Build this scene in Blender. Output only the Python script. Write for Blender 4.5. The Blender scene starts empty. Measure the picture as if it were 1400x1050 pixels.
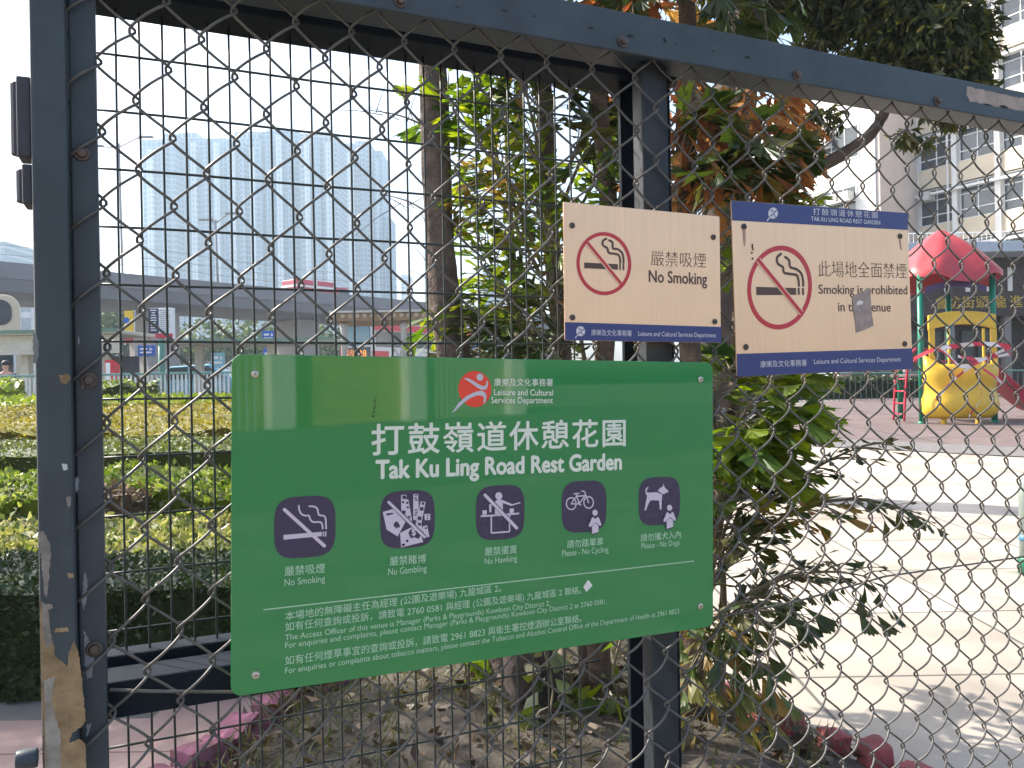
import bpy, bmesh, math, random
import numpy as np
from mathutils import Vector, Matrix, noise

# ------------------------------------------------------------------ camera, sky, sun, exposure
SC = bpy.context.scene
COL = SC.collection
EYE, F, ROLL = 1.35, 1100.0, 0.018          # eye height, focal length in photo pixels, camera roll
cam = bpy.data.cameras.new('camera')
cam.sensor_width = 36.0
cam.lens = F / 1400.0 * 36.0
cam.clip_start, cam.clip_end = 0.05, 6000
camo = bpy.data.objects.new('camera', cam)
COL.objects.link(camo)
cr, sr = math.cos(ROLL), math.sin(ROLL)
camo.matrix_world = Matrix(((cr, sr, 0, 0), (0, 0, -1, 0), (-sr, cr, 0, EYE), (0, 0, 0, 1)))
SC.camera = camo

SUN_EL, SUN_AZ = math.radians(40), math.atan2(-0.85, 0.42)     # azimuth measured from +Y towards +X
W = bpy.data.worlds.new('World'); SC.world = W; W.use_nodes = True
nt = W.node_tree; nt.nodes.clear()
sky = nt.nodes.new('ShaderNodeTexSky'); sky.sky_type = 'NISHITA'; sky.sun_disc = False
sky.sun_elevation = SUN_EL; sky.sun_rotation = SUN_AZ
sky.air_density = 1.0; sky.dust_density = 3.5; sky.ozone_density = 1.0
bg = nt.nodes.new('ShaderNodeBackground'); bg.inputs['Strength'].default_value = 0.14
wo = nt.nodes.new('ShaderNodeOutputWorld')
nt.links.new(sky.outputs[0], bg.inputs[0]); nt.links.new(bg.outputs[0], wo.inputs[0])
sl = bpy.data.lights.new('sun', 'SUN'); sl.energy = 4.2; sl.angle = math.radians(0.53); sl.color = (1.0, 0.93, 0.82)
so = bpy.data.objects.new('sun', sl); COL.objects.link(so)
TOSUN = Vector((math.sin(SUN_AZ)*math.cos(SUN_EL), math.cos(SUN_AZ)*math.cos(SUN_EL), math.sin(SUN_EL)))
so.rotation_euler = TOSUN.to_track_quat('Z', 'Y').to_euler()
vs = SC.view_settings
vs.view_transform = 'Standard'; vs.look = 'None'; vs.gamma = 1.0; vs.use_curve_mapping = False
vs.exposure = 1.48
SC.cycles.use_denoising = True
SC.cycles.max_bounces = 8; SC.cycles.transparent_max_bounces = 8
SC.cycles.volume_bounces = 0

R = random.Random(11)
NR = np.random.default_rng(5)

# ------------------------------------------------------------------ pixel <-> place helpers (photo pixels, 1400 x 1050)
def ray(px, py):
    a, b = (px-700)/F, -(py-525)/F
    return Vector((a*cr+b*sr, 1.0, -a*sr+b*cr))
def at(px, py, Y):
    q = ray(px, py); return Vector((q.x*Y, Y, EYE+q.z*Y))
G0, G1, GS = 3.2, 45.0, 0.022
def g(y): return GS*(min(max(y, G0), G1)-G0)
def gp(px, py):
    q = ray(px, py)
    t = -EYE/q.z if q.z < 0 else 1e9
    if t > G0:
        t = (EYE+GS*G0)/(GS-q.z)
        if t > G1 or t < 0: t = (EYE-g(G1))/(-q.z)
    return Vector((q.x*t, t, g(t)))
TH, FD = 0.42, 1.1
DV, NV = Vector((math.cos(TH), math.sin(TH), 0)), Vector((-math.sin(TH), math.cos(TH), 0))
FROOT = NV*FD
def L(px, py, off=0.0):                      # photo pixel -> fence-local (along, away, height) on the plane at depth off
    q = ray(px, py); t = (FD+off)/q.dot(NV)
    return Vector((q.dot(DV)*t, off, EYE+q.z*t))

# ------------------------------------------------------------------ materials
def mat(name, col, rough=0.6, metal=0.0, var=0.12, scale=6.0, bump=0.0, bscale=40.0, col2=None, spec=0.5, coat=0.0, emit=None, detail=6):
    m = bpy.data.materials.new(name); m.use_nodes = True
    n = m.node_tree.nodes; l = m.node_tree.links; b = n['Principled BSDF']
    b.inputs['Roughness'].default_value = rough; b.inputs['Metallic'].default_value = metal
    b.inputs['Specular IOR Level'].default_value = spec
    if coat: b.inputs['Coat Weight'].default_value = coat; b.inputs['Coat Roughness'].default_value = 0.06
    tc = n.new('ShaderNodeTexCoord')
    nz = n.new('ShaderNodeTexNoise'); nz.inputs['Scale'].default_value = scale; nz.inputs['Detail'].default_value = detail
    nz.inputs['Roughness'].default_value = 0.62
    l.new(tc.outputs['Object'], nz.inputs['Vector'])
    rp = n.new('ShaderNodeValToRGB')
    rp.color_ramp.elements[0].position = 0.3; rp.color_ramp.elements[1].position = 0.72
    c2 = col2 if col2 else tuple(min(1, c*(1+var)) for c in col)
    c1 = col if col2 else tuple(c*(1-var) for c in col)
    rp.color_ramp.elements[0].color = (*c1, 1); rp.color_ramp.elements[1].color = (*c2, 1)
    l.new(nz.outputs['Fac'], rp.inputs['Fac']); l.new(rp.outputs['Color'], b.inputs['Base Color'])
    mr = n.new('ShaderNodeMapRange'); mr.inputs['To Min'].default_value = max(0, rough-min(.08, rough*.5)); mr.inputs['To Max'].default_value = min(1, rough+min(.1, rough*.6))
    l.new(nz.outputs['Fac'], mr.inputs['Value']); l.new(mr.outputs['Result'], b.inputs['Roughness'])
    if bump:
        bz = n.new('ShaderNodeTexNoise'); bz.inputs['Scale'].default_value = bscale; bz.inputs['Detail'].default_value = 5
        l.new(tc.outputs['Object'], bz.inputs['Vector'])
        bp = n.new('ShaderNodeBump'); bp.inputs['Strength'].default_value = bump; bp.inputs['Distance'].default_value = 0.01
        l.new(bz.outputs['Fac'], bp.inputs['Height']); l.new(bp.outputs['Normal'], b.inputs['Normal'])
    if emit: b.inputs['Emission Color'].default_value = (*emit[0], 1); b.inputs['Emission Strength'].default_value = emit[1]
    return m

def leafmat(name, cols, trans=0.4, rough=0.5, tcol=None):
    m = bpy.data.materials.new(name); m.use_nodes = True
    n = m.node_tree.nodes; l = m.node_tree.links; b = n['Principled BSDF']; out = n['Material Output']
    geo = n.new('ShaderNodeNewGeometry'); rp = n.new('ShaderNodeValToRGB')
    el = rp.color_ramp.elements
    while len(el) < len(cols): el.new(0.5)
    for i, c in enumerate(cols):
        el[i].position = i/(len(cols)-1); el[i].color = (*c, 1)
    l.new(geo.outputs['Random Per Island'], rp.inputs['Fac'])
    l.new(rp.outputs['Color'], b.inputs['Base Color'])
    b.inputs['Roughness'].default_value = rough; b.inputs['Specular IOR Level'].default_value = 0.4
    tr = n.new('ShaderNodeBsdfTranslucent')
    mx = n.new('ShaderNodeMix'); mx.data_type = 'RGBA'; mx.blend_type = 'MULTIPLY'; mx.inputs['Factor'].default_value = 1
    l.new(rp.outputs['Color'], mx.inputs['A']); mx.inputs['B'].default_value = (*(tcol or (1.6, 1.7, 0.7)), 1)
    l.new(mx.outputs['Result'], tr.inputs['Color'])
    ms = n.new('ShaderNodeMixShader'); ms.inputs['Fac'].default_value = trans
    l.new(b.outputs[0], ms.inputs[1]); l.new(tr.outputs[0], ms.inputs[2]); l.new(ms.outputs[0], out.inputs['Surface'])
    return m

def gridmat(name, wall, pane, bw, bh, mort, rough=0.5, axes='xz', mscale=1.0, noise_amt=0.15):
    """facade / paving pattern: brick texture without offset, object coordinates"""
    m = bpy.data.materials.new(name); m.use_nodes = True
    n = m.node_tree.nodes; l = m.node_tree.links; b = n['Principled BSDF']
    tc = n.new('ShaderNodeTexCoord'); sp = n.new('ShaderNodeSeparateXYZ'); cb = n.new('ShaderNodeCombineXYZ')
    l.new(tc.outputs['Object'], sp.inputs[0])
    l.new(sp.outputs[axes[0].upper()], cb.inputs['X']); l.new(sp.outputs[axes[1].upper()], cb.inputs['Y'])
    br = n.new('ShaderNodeTexBrick'); br.offset = 0.0; br.inputs['Scale'].default_value = 1.0
    br.inputs['Brick Width'].default_value = bw; br.inputs['Row Height'].default_value = bh
    br.inputs['Mortar Size'].default_value = mort; br.inputs['Mortar Smooth'].default_value = 0.1
    br.inputs['Color1'].default_value = (*pane, 1); br.inputs['Color2'].default_value = (*[c*(1+noise_amt) for c in pane], 1)
    br.inputs['Mortar'].default_value = (*wall, 1)
    l.new(cb.outputs[0], br.inputs['Vector'])
    nz = n.new('ShaderNodeTexNoise'); nz.inputs['Scale'].default_value = mscale; nz.inputs['Detail'].default_value = 7
    l.new(tc.outputs['Object'], nz.inputs['Vector'])
    mr = n.new('ShaderNodeMapRange'); mr.inputs['From Min'].default_value = 0.3; mr.inputs['From Max'].default_value = 0.7
    mr.inputs['To Min'].default_value = 1-noise_amt; mr.inputs['To Max'].default_value = 1+noise_amt
    l.new(nz.outputs['Fac'], mr.inputs['Value'])
    mx = n.new('ShaderNodeMix'); mx.data_type = 'RGBA'; mx.blend_type = 'MULTIPLY'; mx.inputs['Factor'].default_value = 1
    l.new(br.outputs['Color'], mx.inputs['A']); l.new(mr.outputs['Result'], mx.inputs['B'])
    l.new(mx.outputs['Result'], b.inputs['Base Color']); b.inputs['Roughness'].default_value = rough
    return m

def flatmat(name, col, rough=0.5, metal=0.0): return mat(name, col, rough, metal, var=0.03)

# ------------------------------------------------------------------ mesh builder
class MB:
    def __init__(s, M=None): s.v = []; s.f = []; s.mi = []; s.mats = []; s.k = 0; s.M = M
    def use(s, m):
        if m not in s.mats: s.mats.append(m)
        s.k = s.mats.index(m); return s
    def add(s, vs, fs):
        o = len(s.v)
        s.v += [tuple(s.M @ Vector(p)) if s.M else tuple(p) for p in vs]
        for q in fs: s.f.append([i+o for i in q]); s.mi.append(s.k)
    def box(s, x0, x1, y0, y1, z0, z1):
        if x0 > x1: x0, x1 = x1, x0
        if y0 > y1: y0, y1 = y1, y0
        if z0 > z1: z0, z1 = z1, z0
        s.add([(x0,y0,z0),(x1,y0,z0),(x1,y1,z0),(x0,y1,z0),(x0,y0,z1),(x1,y0,z1),(x1,y1,z1),(x0,y1,z1)],
              [(0,3,2,1),(4,5,6,7),(0,1,5,4),(1,2,6,5),(2,3,7,6),(3,0,4,7)])
        return s
    def poly(s, pts): s.add(pts, [tuple(range(len(pts)))]); return s
    def slab(s, pts2, a0, a1, axis='y'):
        """prism from a 2-D outline (x,z) pushed along y, or (x,y) along z, or (y,z) along x"""
        n = len(pts2)
        f = {'y': lambda p, a: (p[0], a, p[1]), 'z': lambda p, a: (p[0], p[1], a), 'x': lambda p, a: (a, p[0], p[1])}[axis]
        vs = [f(p, a0) for p in pts2]+[f(p, a1) for p in pts2]
        fs = [tuple(range(n)), tuple(range(2*n-1, n-1, -1))]+[(i, i+n, (i+1) % n+n, (i+1) % n) for i in range(n)]
        s.add(vs, fs); return s
    def tube(s, pts, r, n=8, cap=True):
        pts = [Vector(p) for p in pts]; m = len(pts)
        rs = r if isinstance(r, (list, tuple)) else [r]*m
        tg = [(pts[min(i+1, m-1)]-pts[max(i-1, 0)]).normalized() for i in range(m)]
        u = tg[0].orthogonal().normalized(); vs = []
        for i in range(m):
            u = (u-tg[i]*u.dot(tg[i]))
            u = u.normalized() if u.length > 1e-6 else tg[i].orthogonal().normalized()
            w = tg[i].cross(u)
            for k in range(n):
                a = 2*math.pi*k/n
                vs.append(pts[i]+(u*math.cos(a)+w*math.sin(a))*rs[i])
        fs = [(i*n+k, i*n+(k+1) % n, (i+1)*n+(k+1) % n, (i+1)*n+k) for i in range(m-1) for k in range(n)]
        if cap: fs += [tuple(range(n-1, -1, -1)), tuple(range((m-1)*n, m*n))]
        s.add(vs, fs); return s
    def lathe(s, prof, n=16, c=(0, 0, 0), axis='z'):
        vs = []
        for r_, h in prof:
            for k in range(n):
                a = 2*math.pi*k/n; p = (r_*math.cos(a), r_*math.sin(a), h)
                if axis == 'y': p = (p[0], p[2], p[1])
                if axis == 'x': p = (p[2], p[0], p[1])
                vs.append((p[0]+c[0], p[1]+c[1], p[2]+c[2]))
        m = len(prof)
        fs = [(i*n+k, i*n+(k+1) % n, (i+1)*n+(k+1) % n, (i+1)*n+k) for i in range(m-1) for k in range(n)]
        fs += [tuple(range(n-1, -1, -1)), tuple(range((m-1)*n, m*n))]
        s.add(vs, fs); return s
    def build(s, name, parent=None, smooth=False, bevel=0.0, m=None, fixn=True):
        me = bpy.data.meshes.new(name); me.from_pydata(s.v, [], s.f)
        for q in (s.mats or ([m] if m else [])): me.materials.append(q)
        if len(s.mats) > 1: me.polygons.foreach_set('material_index', s.mi)
        if smooth: me.polygons.foreach_set('use_smooth', [True]*len(me.polygons))
        if fixn:
            bm = bmesh.new(); bm.from_mesh(me); bmesh.ops.recalc_face_normals(bm, faces=bm.faces); bm.to_mesh(me); bm.free()
        o = bpy.data.objects.new(name, me); COL.objects.link(o)
        if parent: o.parent = parent
        if bevel:
            b = o.modifiers.new('bevel', 'BEVEL'); b.width = bevel; b.segments = 2; b.limit_method = 'ANGLE'; b.angle_limit = 0.7
        return o

def tag(o, label=None, cat=None, group=None, kind=None):
    if label: o['label'] = label
    if cat: o['category'] = cat
    if group: o['group'] = group
    if kind: o['kind'] = kind
    return o
def thing(name, label, cat, loc=(0, 0, 0), rz=0.0, group=None):
    o = bpy.data.objects.new(name, None); COL.objects.link(o); o.empty_display_size = 0.2
    o.location = loc; o.rotation_euler = (0, 0, rz)
    return tag(o, label, cat, group)
ORD = ['first', 'second', 'third', 'fourth', 'fifth', 'sixth', 'seventh', 'eighth', 'ninth', 'tenth', 'eleventh', 'twelfth']

def arrmesh(name, V, Fq, m, parent=None, smooth=False):
    """mesh from numpy arrays, V (n,3), Fq (k,c)"""
    me = bpy.data.meshes.new(name); c = Fq.shape[1]
    me.vertices.add(len(V)); me.vertices.foreach_set('co', np.asarray(V, np.float32).ravel())
    me.loops.add(Fq.size); me.loops.foreach_set('vertex_index', Fq.astype(np.int32).ravel())
    me.polygons.add(len(Fq)); me.polygons.foreach_set('loop_start', np.arange(0, Fq.size, c, dtype=np.int32))
    me.polygons.foreach_set('loop_total', np.full(len(Fq), c, np.int32))
    me.materials.append(m); me.update(calc_edges=True); me.validate()
    o = bpy.data.objects.new(name, me); COL.objects.link(o)
    if parent: o.parent = parent
    return o
def nrm(a): return a/np.maximum(np.linalg.norm(a, axis=1, keepdims=True), 1e-9)
def leaf_arrays(P, D, size, aspect=0.45, jit=0.5, fold=0.15):
    """diamond leaves at P pointing along D (jittered); returns V, F"""
    n = len(P); D = nrm(D+NR.normal(0, jit, (n, 3)))
    side = nrm(np.cross(D, NR.normal(0, 1, (n, 3)))); up = np.cross(side, D)
    s = (size*NR.uniform(0.6, 1.35, (n, 1)))
    w = s*aspect*0.5*NR.uniform(0.8, 1.2, (n, 1))
    V = np.empty((n, 4, 3))
    V[:, 0] = P; V[:, 1] = P+D*s*0.45+side*w+up*s*fold; V[:, 2] = P+D*s; V[:, 3] = P+D*s*0.45-side*w+up*s*fold
    return V.reshape(-1, 3), np.arange(4*n).reshape(n, 4)

def crownleaves(parent, blobs, o0, leaf, m, jit=.6, droop=.6, aspect=.42, name='crown'):
    P = []; D = []
    for (c, r, n) in blobs:
        c = Vector(c)-Vector(o0)
        rx, ry, rz = (r, r, r*.75) if not isinstance(r, tuple) else r
        for k in range(n):
            q = Vector((R.gauss(0, 1), R.gauss(0, 1), R.gauss(0, 1))).normalized()*(R.random()**.38)
            w = 1+.45*noise.noise(Vector((q.x*2.1+c.x, q.y*2.1, q.z*2.1+c.z)))
            if noise.noise(Vector((q.x*3.3+c.x*2, q.y*3.3+5, q.z*3.3))) < -.22: continue
            P.append(c+Vector((q.x*rx*w, q.y*ry*w, q.z*rz*w))); D.append((q.x*.6, q.y*.6, q.z*.3-droop))
    V, Fq = leaf_arrays(np.array(P), np.array(D), leaf, aspect, jit)
    return arrmesh(name, V, Fq, m, parent)

def smoothpath(P, n=6):
    P = [Vector(p) for p in P]; out = []
    for i in range(len(P)-1):
        a, b_, c, d = P[max(i-1, 0)], P[i], P[i+1], P[min(i+2, len(P)-1)]
        for k in range(n):
            t = k/n; out.append(.5*((2*b_)+(c-a)*t+(2*a-5*b_+4*c-d)*t*t+(3*b_-a-3*c+d)*t**3))
    out.append(P[-1]); return out

# ------------------------------------------------------------------ shared materials
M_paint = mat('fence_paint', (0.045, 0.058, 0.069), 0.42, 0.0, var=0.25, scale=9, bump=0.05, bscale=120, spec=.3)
M_paint_shaded = mat('fence_paint_shaded', (0.012, 0.016, 0.023), 0.5, 0.0, var=0.25, scale=9, bump=0.05, bscale=120, spec=.06)  # fence paint darkened: shade on rear frame and bottom rails put into the colour
M_wire = mat('coated_wire', (0.105, 0.098, 0.088), 0.42, 0.2, var=0.35, scale=30)
M_grid = mat('welded_wire', (0.028, 0.036, 0.036), 0.45, 0.2, var=0.3, scale=30)
M_rust = mat('rust', (0.13, 0.075, 0.035), 0.9, 0.0, scale=26, col2=(0.40, 0.285, 0.155), bump=0.5, bscale=90, detail=9)
M_bare = mat('bare_primer', (0.22, 0.19, 0.165), 0.85, 0.0, var=0.45, scale=40, bump=0.2, bscale=120)
M_bolt = mat('bolt_steel', (0.10, 0.075, 0.065), 0.5, 0.4, var=0.4, scale=120)
M_screw = mat('screw_steel', (0.55, 0.50, 0.44), 0.35, 0.8, var=0.3, scale=200)

# ------------------------------------------------------------------ ground, paving, road
def sheet(name, poly, dz, m, cuts=(G0, G1), label=None):
    bm = bmesh.new(); bm.faces.new([bm.verts.new((p[0], p[1], 0)) for p in poly])
    for c in cuts:
        bmesh.ops.bisect_plane(bm, geom=bm.verts[:]+bm.edges[:]+bm.faces[:], plane_co=(0, c, 0), plane_no=(0, 1, 0))
    for v in bm.verts: v.co.z = g(v.co.y)+dz
    bmesh.ops.recalc_face_normals(bm, faces=bm.faces)
    me = bpy.data.meshes.new(name); bm.to_mesh(me); bm.free(); me.materials.append(m)
    o = bpy.data.objects.new(name, me); COL.objects.link(o); o['kind'] = 'structure'
    return o
M_ground = mat('ground', (0.17, 0.155, 0.14), 0.9, var=0.3, scale=1.5)
M_plaza = gridmat('plaza_paving', (0.11, 0.10, 0.09), (0.36, 0.315, 0.265), 1.25, 0.9, 0.009, 0.75, 'xy', 1.6, 0.26)
M_path = gridmat('pink_paving', (0.17, 0.115, 0.10), (0.36, 0.245, 0.215), 0.6, 0.6, 0.006, 0.75, 'xy', 5.0, 0.14)
M_rubber = gridmat('rubber_tiles', (0.05, 0.038, 0.036), (0.125, 0.092, 0.086), 2.4, 1.6, 0.03, 0.85, 'xy', 3.0, 0.2)
M_kerb = mat('grey_kerb', (0.16, 0.15, 0.145), 0.85, var=0.2, scale=12)
M_road = mat('asphalt', (0.06, 0.06, 0.062), 0.85, var=0.3, scale=3, bump=0.2, bscale=60)
M_soil = mat('soil', (0.035, 0.028, 0.022), 0.95, scale=14, col2=(0.10, 0.082, 0.062), bump=0.8, bscale=30)
sheet('ground', [(-2500, -300), (2500, -300), (2500, 4000), (-2500, 4000)], 0.0, M_ground)
sheet('plaza', [(-0.95, 2.2), (1.2, 2.2), (2.1, 1.9), (26, 12), (26, 14.9), (3.0, 14.9), (0.2, 14.9), (-0.95, 14)], 0.004, M_plaza)
sheet('path', [(-9, 1.2), (-0.952, 1.2), (-0.952, 14), (-1.5, 14), (-1.5, 3.3), (-9, 3.3)], 0.004, M_path)
a, b = gp(1000, 605), gp(1400, 626)
e = (b-a).normalized()
p0, p1 = a-e*3.5, b+e*9
nn = Vector((-e.y, e.x, 0))
sheet('play_surface', [(p0+nn*1.4).xy, (p1+nn*1.4).xy, (p1+nn*22).xy, (p0+nn*22).xy], 0.012, M_rubber)
sheet('kerb_strip', [p0.xy, p1.xy, (p1+nn*1.4).xy, (p0+nn*1.4).xy], 0.018, M_kerb)
sheet('road', [(-90, 22.5), (9, 22.5), (9, 44), (-90, 44)], 0.006, M_road)
sheet('pavement', [(-90, 18.5), (6, 18.5), (6, 22.4), (-90, 22.4)], 0.03, mat('pavement_slabs', (0.33, 0.31, 0.29), 0.85, var=0.15, scale=3))
sheet('street', [(-40, -26), (40, -26), (40, -6), (-40, -6)], 0.006, mat('worn_asphalt', (0.12, 0.115, 0.11), 0.85, var=0.25, scale=2))

# ------------------------------------------------------------------ the fence: posts, rails, chain link, welded mesh
fence = thing('chain_link_fence', 'dark blue-grey steel fence with chain link and a rusty left post', 'fence', FROOT, TH)
def bolt(px, py, off, r=0.0062, m=M_bolt, parent=fence, name='bolt'):
    c = L(px, py, off); b = MB().use(m)
    b.lathe([(r*1.55, 0.0), (r*1.55, -0.002), (r*1.5, -0.003)], 14, c, 'y')
    b.lathe([(r, -0.002), (r, -0.006), (r*0.8, -0.008), (r*0.35, -0.0085)], 12, c, 'y')
    return b.build(name, parent, smooth=False, bevel=0.0006)
sA, sB, sC = L(48, 525, -.03).x, L(98, 525, -.03).x, L(139, 525, 0).x
MB().use(M_paint).box(sA, sB, -.03, .03, 0, 2.3).build('end_post', fence, bevel=.004)
MB().use(M_paint).box(sB+.001, sC, -.004, .02, .06, 2.2).build('tension_bar', fence, bevel=.002)
# hinges on the outer side of the post
for (y0, y1, dx) in ((105, 215, 24), (225, 280, 30)):
    h = MB().use(mat('hinge_paint', (0.035, 0.032, 0.045), 0.5, var=0.3, scale=20))
    z0, z1 = L(dx, y1, -.01).z, L(dx, y0, -.01).z
    h.box(L(dx, 200, -.01).x, sA-.0005, -.016, .02, z0, z1)
    h.lathe([(.008, z0+.004), (.008, z1-.004)], 12, (L(dx, 200, -.01).x, .0, 0))
    h.build('hinge', fence, bevel=.002)
k = MB().use(M_paint); c = L(52, 1035, -.03)
k.tube([c+Vector((0, 0, 0)), c+Vector((-.022, 0, 0))], .011, 12); k.build('latch_knob', fence, True, bevel=.002)
# top rail : front flange + tube + rear frame tube
zf0 = (L(700, 47, -.03).z+L(1200, 133, -.03).z)/2
zf1 = (L(803, 0, -.03).z+L(1320, 117, -.03).z)/2
MB().use(M_paint).box(sB+.001, 2.4, -.034, -.026, zf0, zf1).box(sB+.001, 2.4, -.0255, .055, zf0+.014, zf1-.001).build('top_rail', fence, bevel=.002)
zr = L(700, 108, .15).z
sP0, sP1 = L(853, 420, .09).x, L(921, 420, .09).x
sM0, sM1 = L(890, 500, .0).x, L(925, 500, .0).x
MB().use(M_paint_shaded).box(sC-.06, sP1, .065, .15, zr+.0, zf1-.03).build('rear_rail', fence, bevel=.003)
# middle post : square tube with a channel on its left
mp = MB().use(mat('post_paint', (0.032, 0.037, 0.045), 0.45, 0.0, var=.25, scale=9, spec=.25))
mp.box(sM0, sM1, .012, .024, 0, zf0+.012)
mp.box(sM0+.012, sM1-.002, .0245, .060, 0, zf0+.012)
mp.build('middle_post', fence, bevel=.002)
MB().use(M_paint_shaded).box(sP0, sP1, .09, .097, 0, zr).box(sP0+.012, sP1, .0975, .118, 0, zr).build('rear_stile', fence, bevel=.001)
# bottom rail
zb1, zb0 = L(230, 925, .012).z, L(230, 975, .012).z
MB().use(M_paint_shaded).box(sC-.05, sM0-.045, .0215, .085, zb0, zb1).build('bottom_rail', fence, bevel=.003)
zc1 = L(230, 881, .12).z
MB().use(M_paint_shaded).box(sC-.05, sM0-.045, .10, .14, zb0+.01, zc1).build('rear_bottom_rail', fence, bevel=.003)
for (x, y) in ((112, 210), (122, 520), (129, 887)): bolt(x, y, -.004)
for (x, y) in ((547, 2), (851, 57), (1089, 103), (1281, 138)): bolt(x, y, -.034, .006)
def patch(pts, off, m, name='peeled_paint'):
    P = []
    for i in range(len(pts)):
        (x0, y0), (x1, y1) = pts[i], pts[(i+1) % len(pts)]; n_ = max(1, int(math.hypot(x1-x0, y1-y0)/3.0)) if name == 'peeled_paint' else 1
        for k in range(n_):
            t = k/n_; w = 0 if k == 0 else 1.3
            P.append((x0+(x1-x0)*t+w*noise.noise(Vector((x0+k*3.1, y0, 1.7)))*1.6, y0+(y1-y0)*t+w*noise.noise(Vector((x0, y0+k*2.7, 8.3)))*1.6))
    return MB().use(m).poly([L(x, y, off) for x, y in P]).build(name, fence)
# bare, rusty and peeled areas of the left post (traced on the post's own face)
patch([(54,820),(60,826),(65,838),(70,868),(76,898),(86,905),(92,912),(95,890),(101,876),(108,893),(110,912),(114,950),(117,985),(112,993),(98,1003),(94,1015),(108,1010),(116,1016),(118,1052),(61,1052),(56,930)], -.0304, M_rust)
patch([(52,727),(60,726),(68,742),(70,760),(66,800),(64,818),(60,810),(57,770)], -.0304, M_bare)
patch([(45,455),(50,456),(53,470),(52,490),(48,497),(45,496)], -.0304, mat('grey_undercoat', (.16,.17,.17), .7, var=.2, scale=60))
patch([(57,822),(66,830),(68,860),(72,880),(64,886),(58,860)], -.0306, M_bare)
patch([(60,930),(74,925),(70,960),(82,1000),(84,1050),(63,1051)], -.0306, mat('pale_rust', (.17,.14,.105), .9, scale=34, col2=(.36,.33,.29), detail=9))
patch([(64,825),(71,826),(73,831),(68,834),(64,832)], -.0307, M_bare)
patch([(84,634),(92,635),(93,641),(87,643)], -.0306, mat('white_chip', (.5,.5,.48), .8))
patch([(90,680),(96,678),(97,690),(93,697)], -.0306, M_bare)
patch([(92,783),(100,784),(101,790),(94,791)], -.0306, M_rust)
patch([(76,859),(93,858),(94,863),(75,865)], -.0306, M_rust)
patch([(80,513),(92,511),(97,517),(92,524),(83,523)], -.0306, M_rust)
M_peel = mat('grey_peel', (.23,.24,.26), .8, var=.25, scale=60)
patch([(116,782),(120,795),(119,818),(114,835),(112,825),(113,805)], -.0044, M_peel)
patch([(115,862),(122,876),(131,892),(128,905),(126,926),(119,928),(116,905)], -.0044, M_peel)
patch([(119,990),(126,988),(122,1000),(118,1008)], -.0044, M_peel)
patch([(109,517),(117,513),(119,522),(112,532)], -.0044, M_bare)
patch([(106,462),(108,456),(109,468),(107,472)], -.0044, M_peel)
patch([(103,655),(107,650),(108,668),(104,674)], -.0044, M_peel)
# peeled top right of the rail + black chips
patch([(1322,117.5),(1340,122),(1360,126),(1402,135),(1402,153),(1378,148),(1362,146),(1350,142),(1326,139),(1321,130)], -.0344, mat('bare_rail', (.36,.29,.25), .85, var=.25, scale=40, bump=.4, bscale=150))
M_chip = mat('black_chip', (.012,.011,.012), .8)
for (x, y, w, h) in ((730,22,5,3),(808,38,9,3),(862,49,11,4),(909,55,5,8),(924,60,5,2),(975,70,6,3),(1022,78,9,4),(1350,143,10,3),(1372,146,14,5),(625,9,7,3),(690,14,9,3)):
    patch([(x-w/2,y-h/2+1),(x,y-h/2),(x+w/2,y+h*.2),(x+w*.3,y+h/2),(x-w*.2,y+h*.3)], -.0346, M_chip, 'paint_chip')

# chain link : every strand '/' runs in front, every '\' behind, hooked at the bends
CW, CH = 0.0768, 0.0885
wire = MB().use(M_wire)
s_start = sB-.004
zt = zf0+.03
for k in range(int((2.3-s_start)/(CW/2))):
    sc = s_start+(k+.5)*CW/2
    A = CW/4+.0036
    pts = []
    per = 22
    z0w = .05
    nn_ = int((zt-z0w)/CH*per)
    for i in range(nn_):
        t = i/per; ph = 2*math.pi*t
        x = math.asin(.95*math.sin(ph))/math.asin(.95)
        up = math.cos(ph)
        off = -.0125*up**1 if up > 0 else -.0050*up
        z = z0w+(t+(k % 2)*.5)*CH
        s_ = sc+A*x
        q = Vector((s_*2.3, z*2.3, 4.0))
        dsx = noise.noise(q)*.010+noise.noise(q*3.1)*.003
        dz = noise.noise(q+Vector((9, 3, 1)))*.013+noise.noise(q*3.1+Vector((2, 7, 1)))*.003
        do = noise.noise(q+Vector((1, 13, 5)))*.004
        if z+dz > zt: break
        pts.append((s_+dsx, off+do*(.3 if k == 0 else 1), z+dz))
    if len(pts) > 3: wire.tube(pts, .0019, 6)
wire.build('chain_link', fence, smooth=True, fixn=False)

# welded wire panel behind, between the left post and the middle post
wg = MB().use(M_grid)
x = sC+.018
kx = 0
while x < sM0-.05:
    wob = [(x+noise.noise(Vector((x*9, z*2, 0)))*.0022, .118+noise.noise(Vector((x*7, z*3, 5)))*.002, z) for z in np.linspace(.1, zr+.01, 22)]
    wg.tube(wob, .00165, 6); x += .0292; kx += 1
zz = L(150, 151, .12).z-.0787*22
while zz < zr:
    if zz > .1:
        wg.tube([(q, .1215+noise.noise(Vector((q*5, zz*9, 2)))*.002, zz+noise.noise(Vector((q*4, zz*9, 8)))*.0022) for q in np.linspace(sC-.006, sM0-.035, 26)], .0018, 6)
    zz += .0787
wg.build('welded_mesh', fence, smooth=True, fixn=False)
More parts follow.
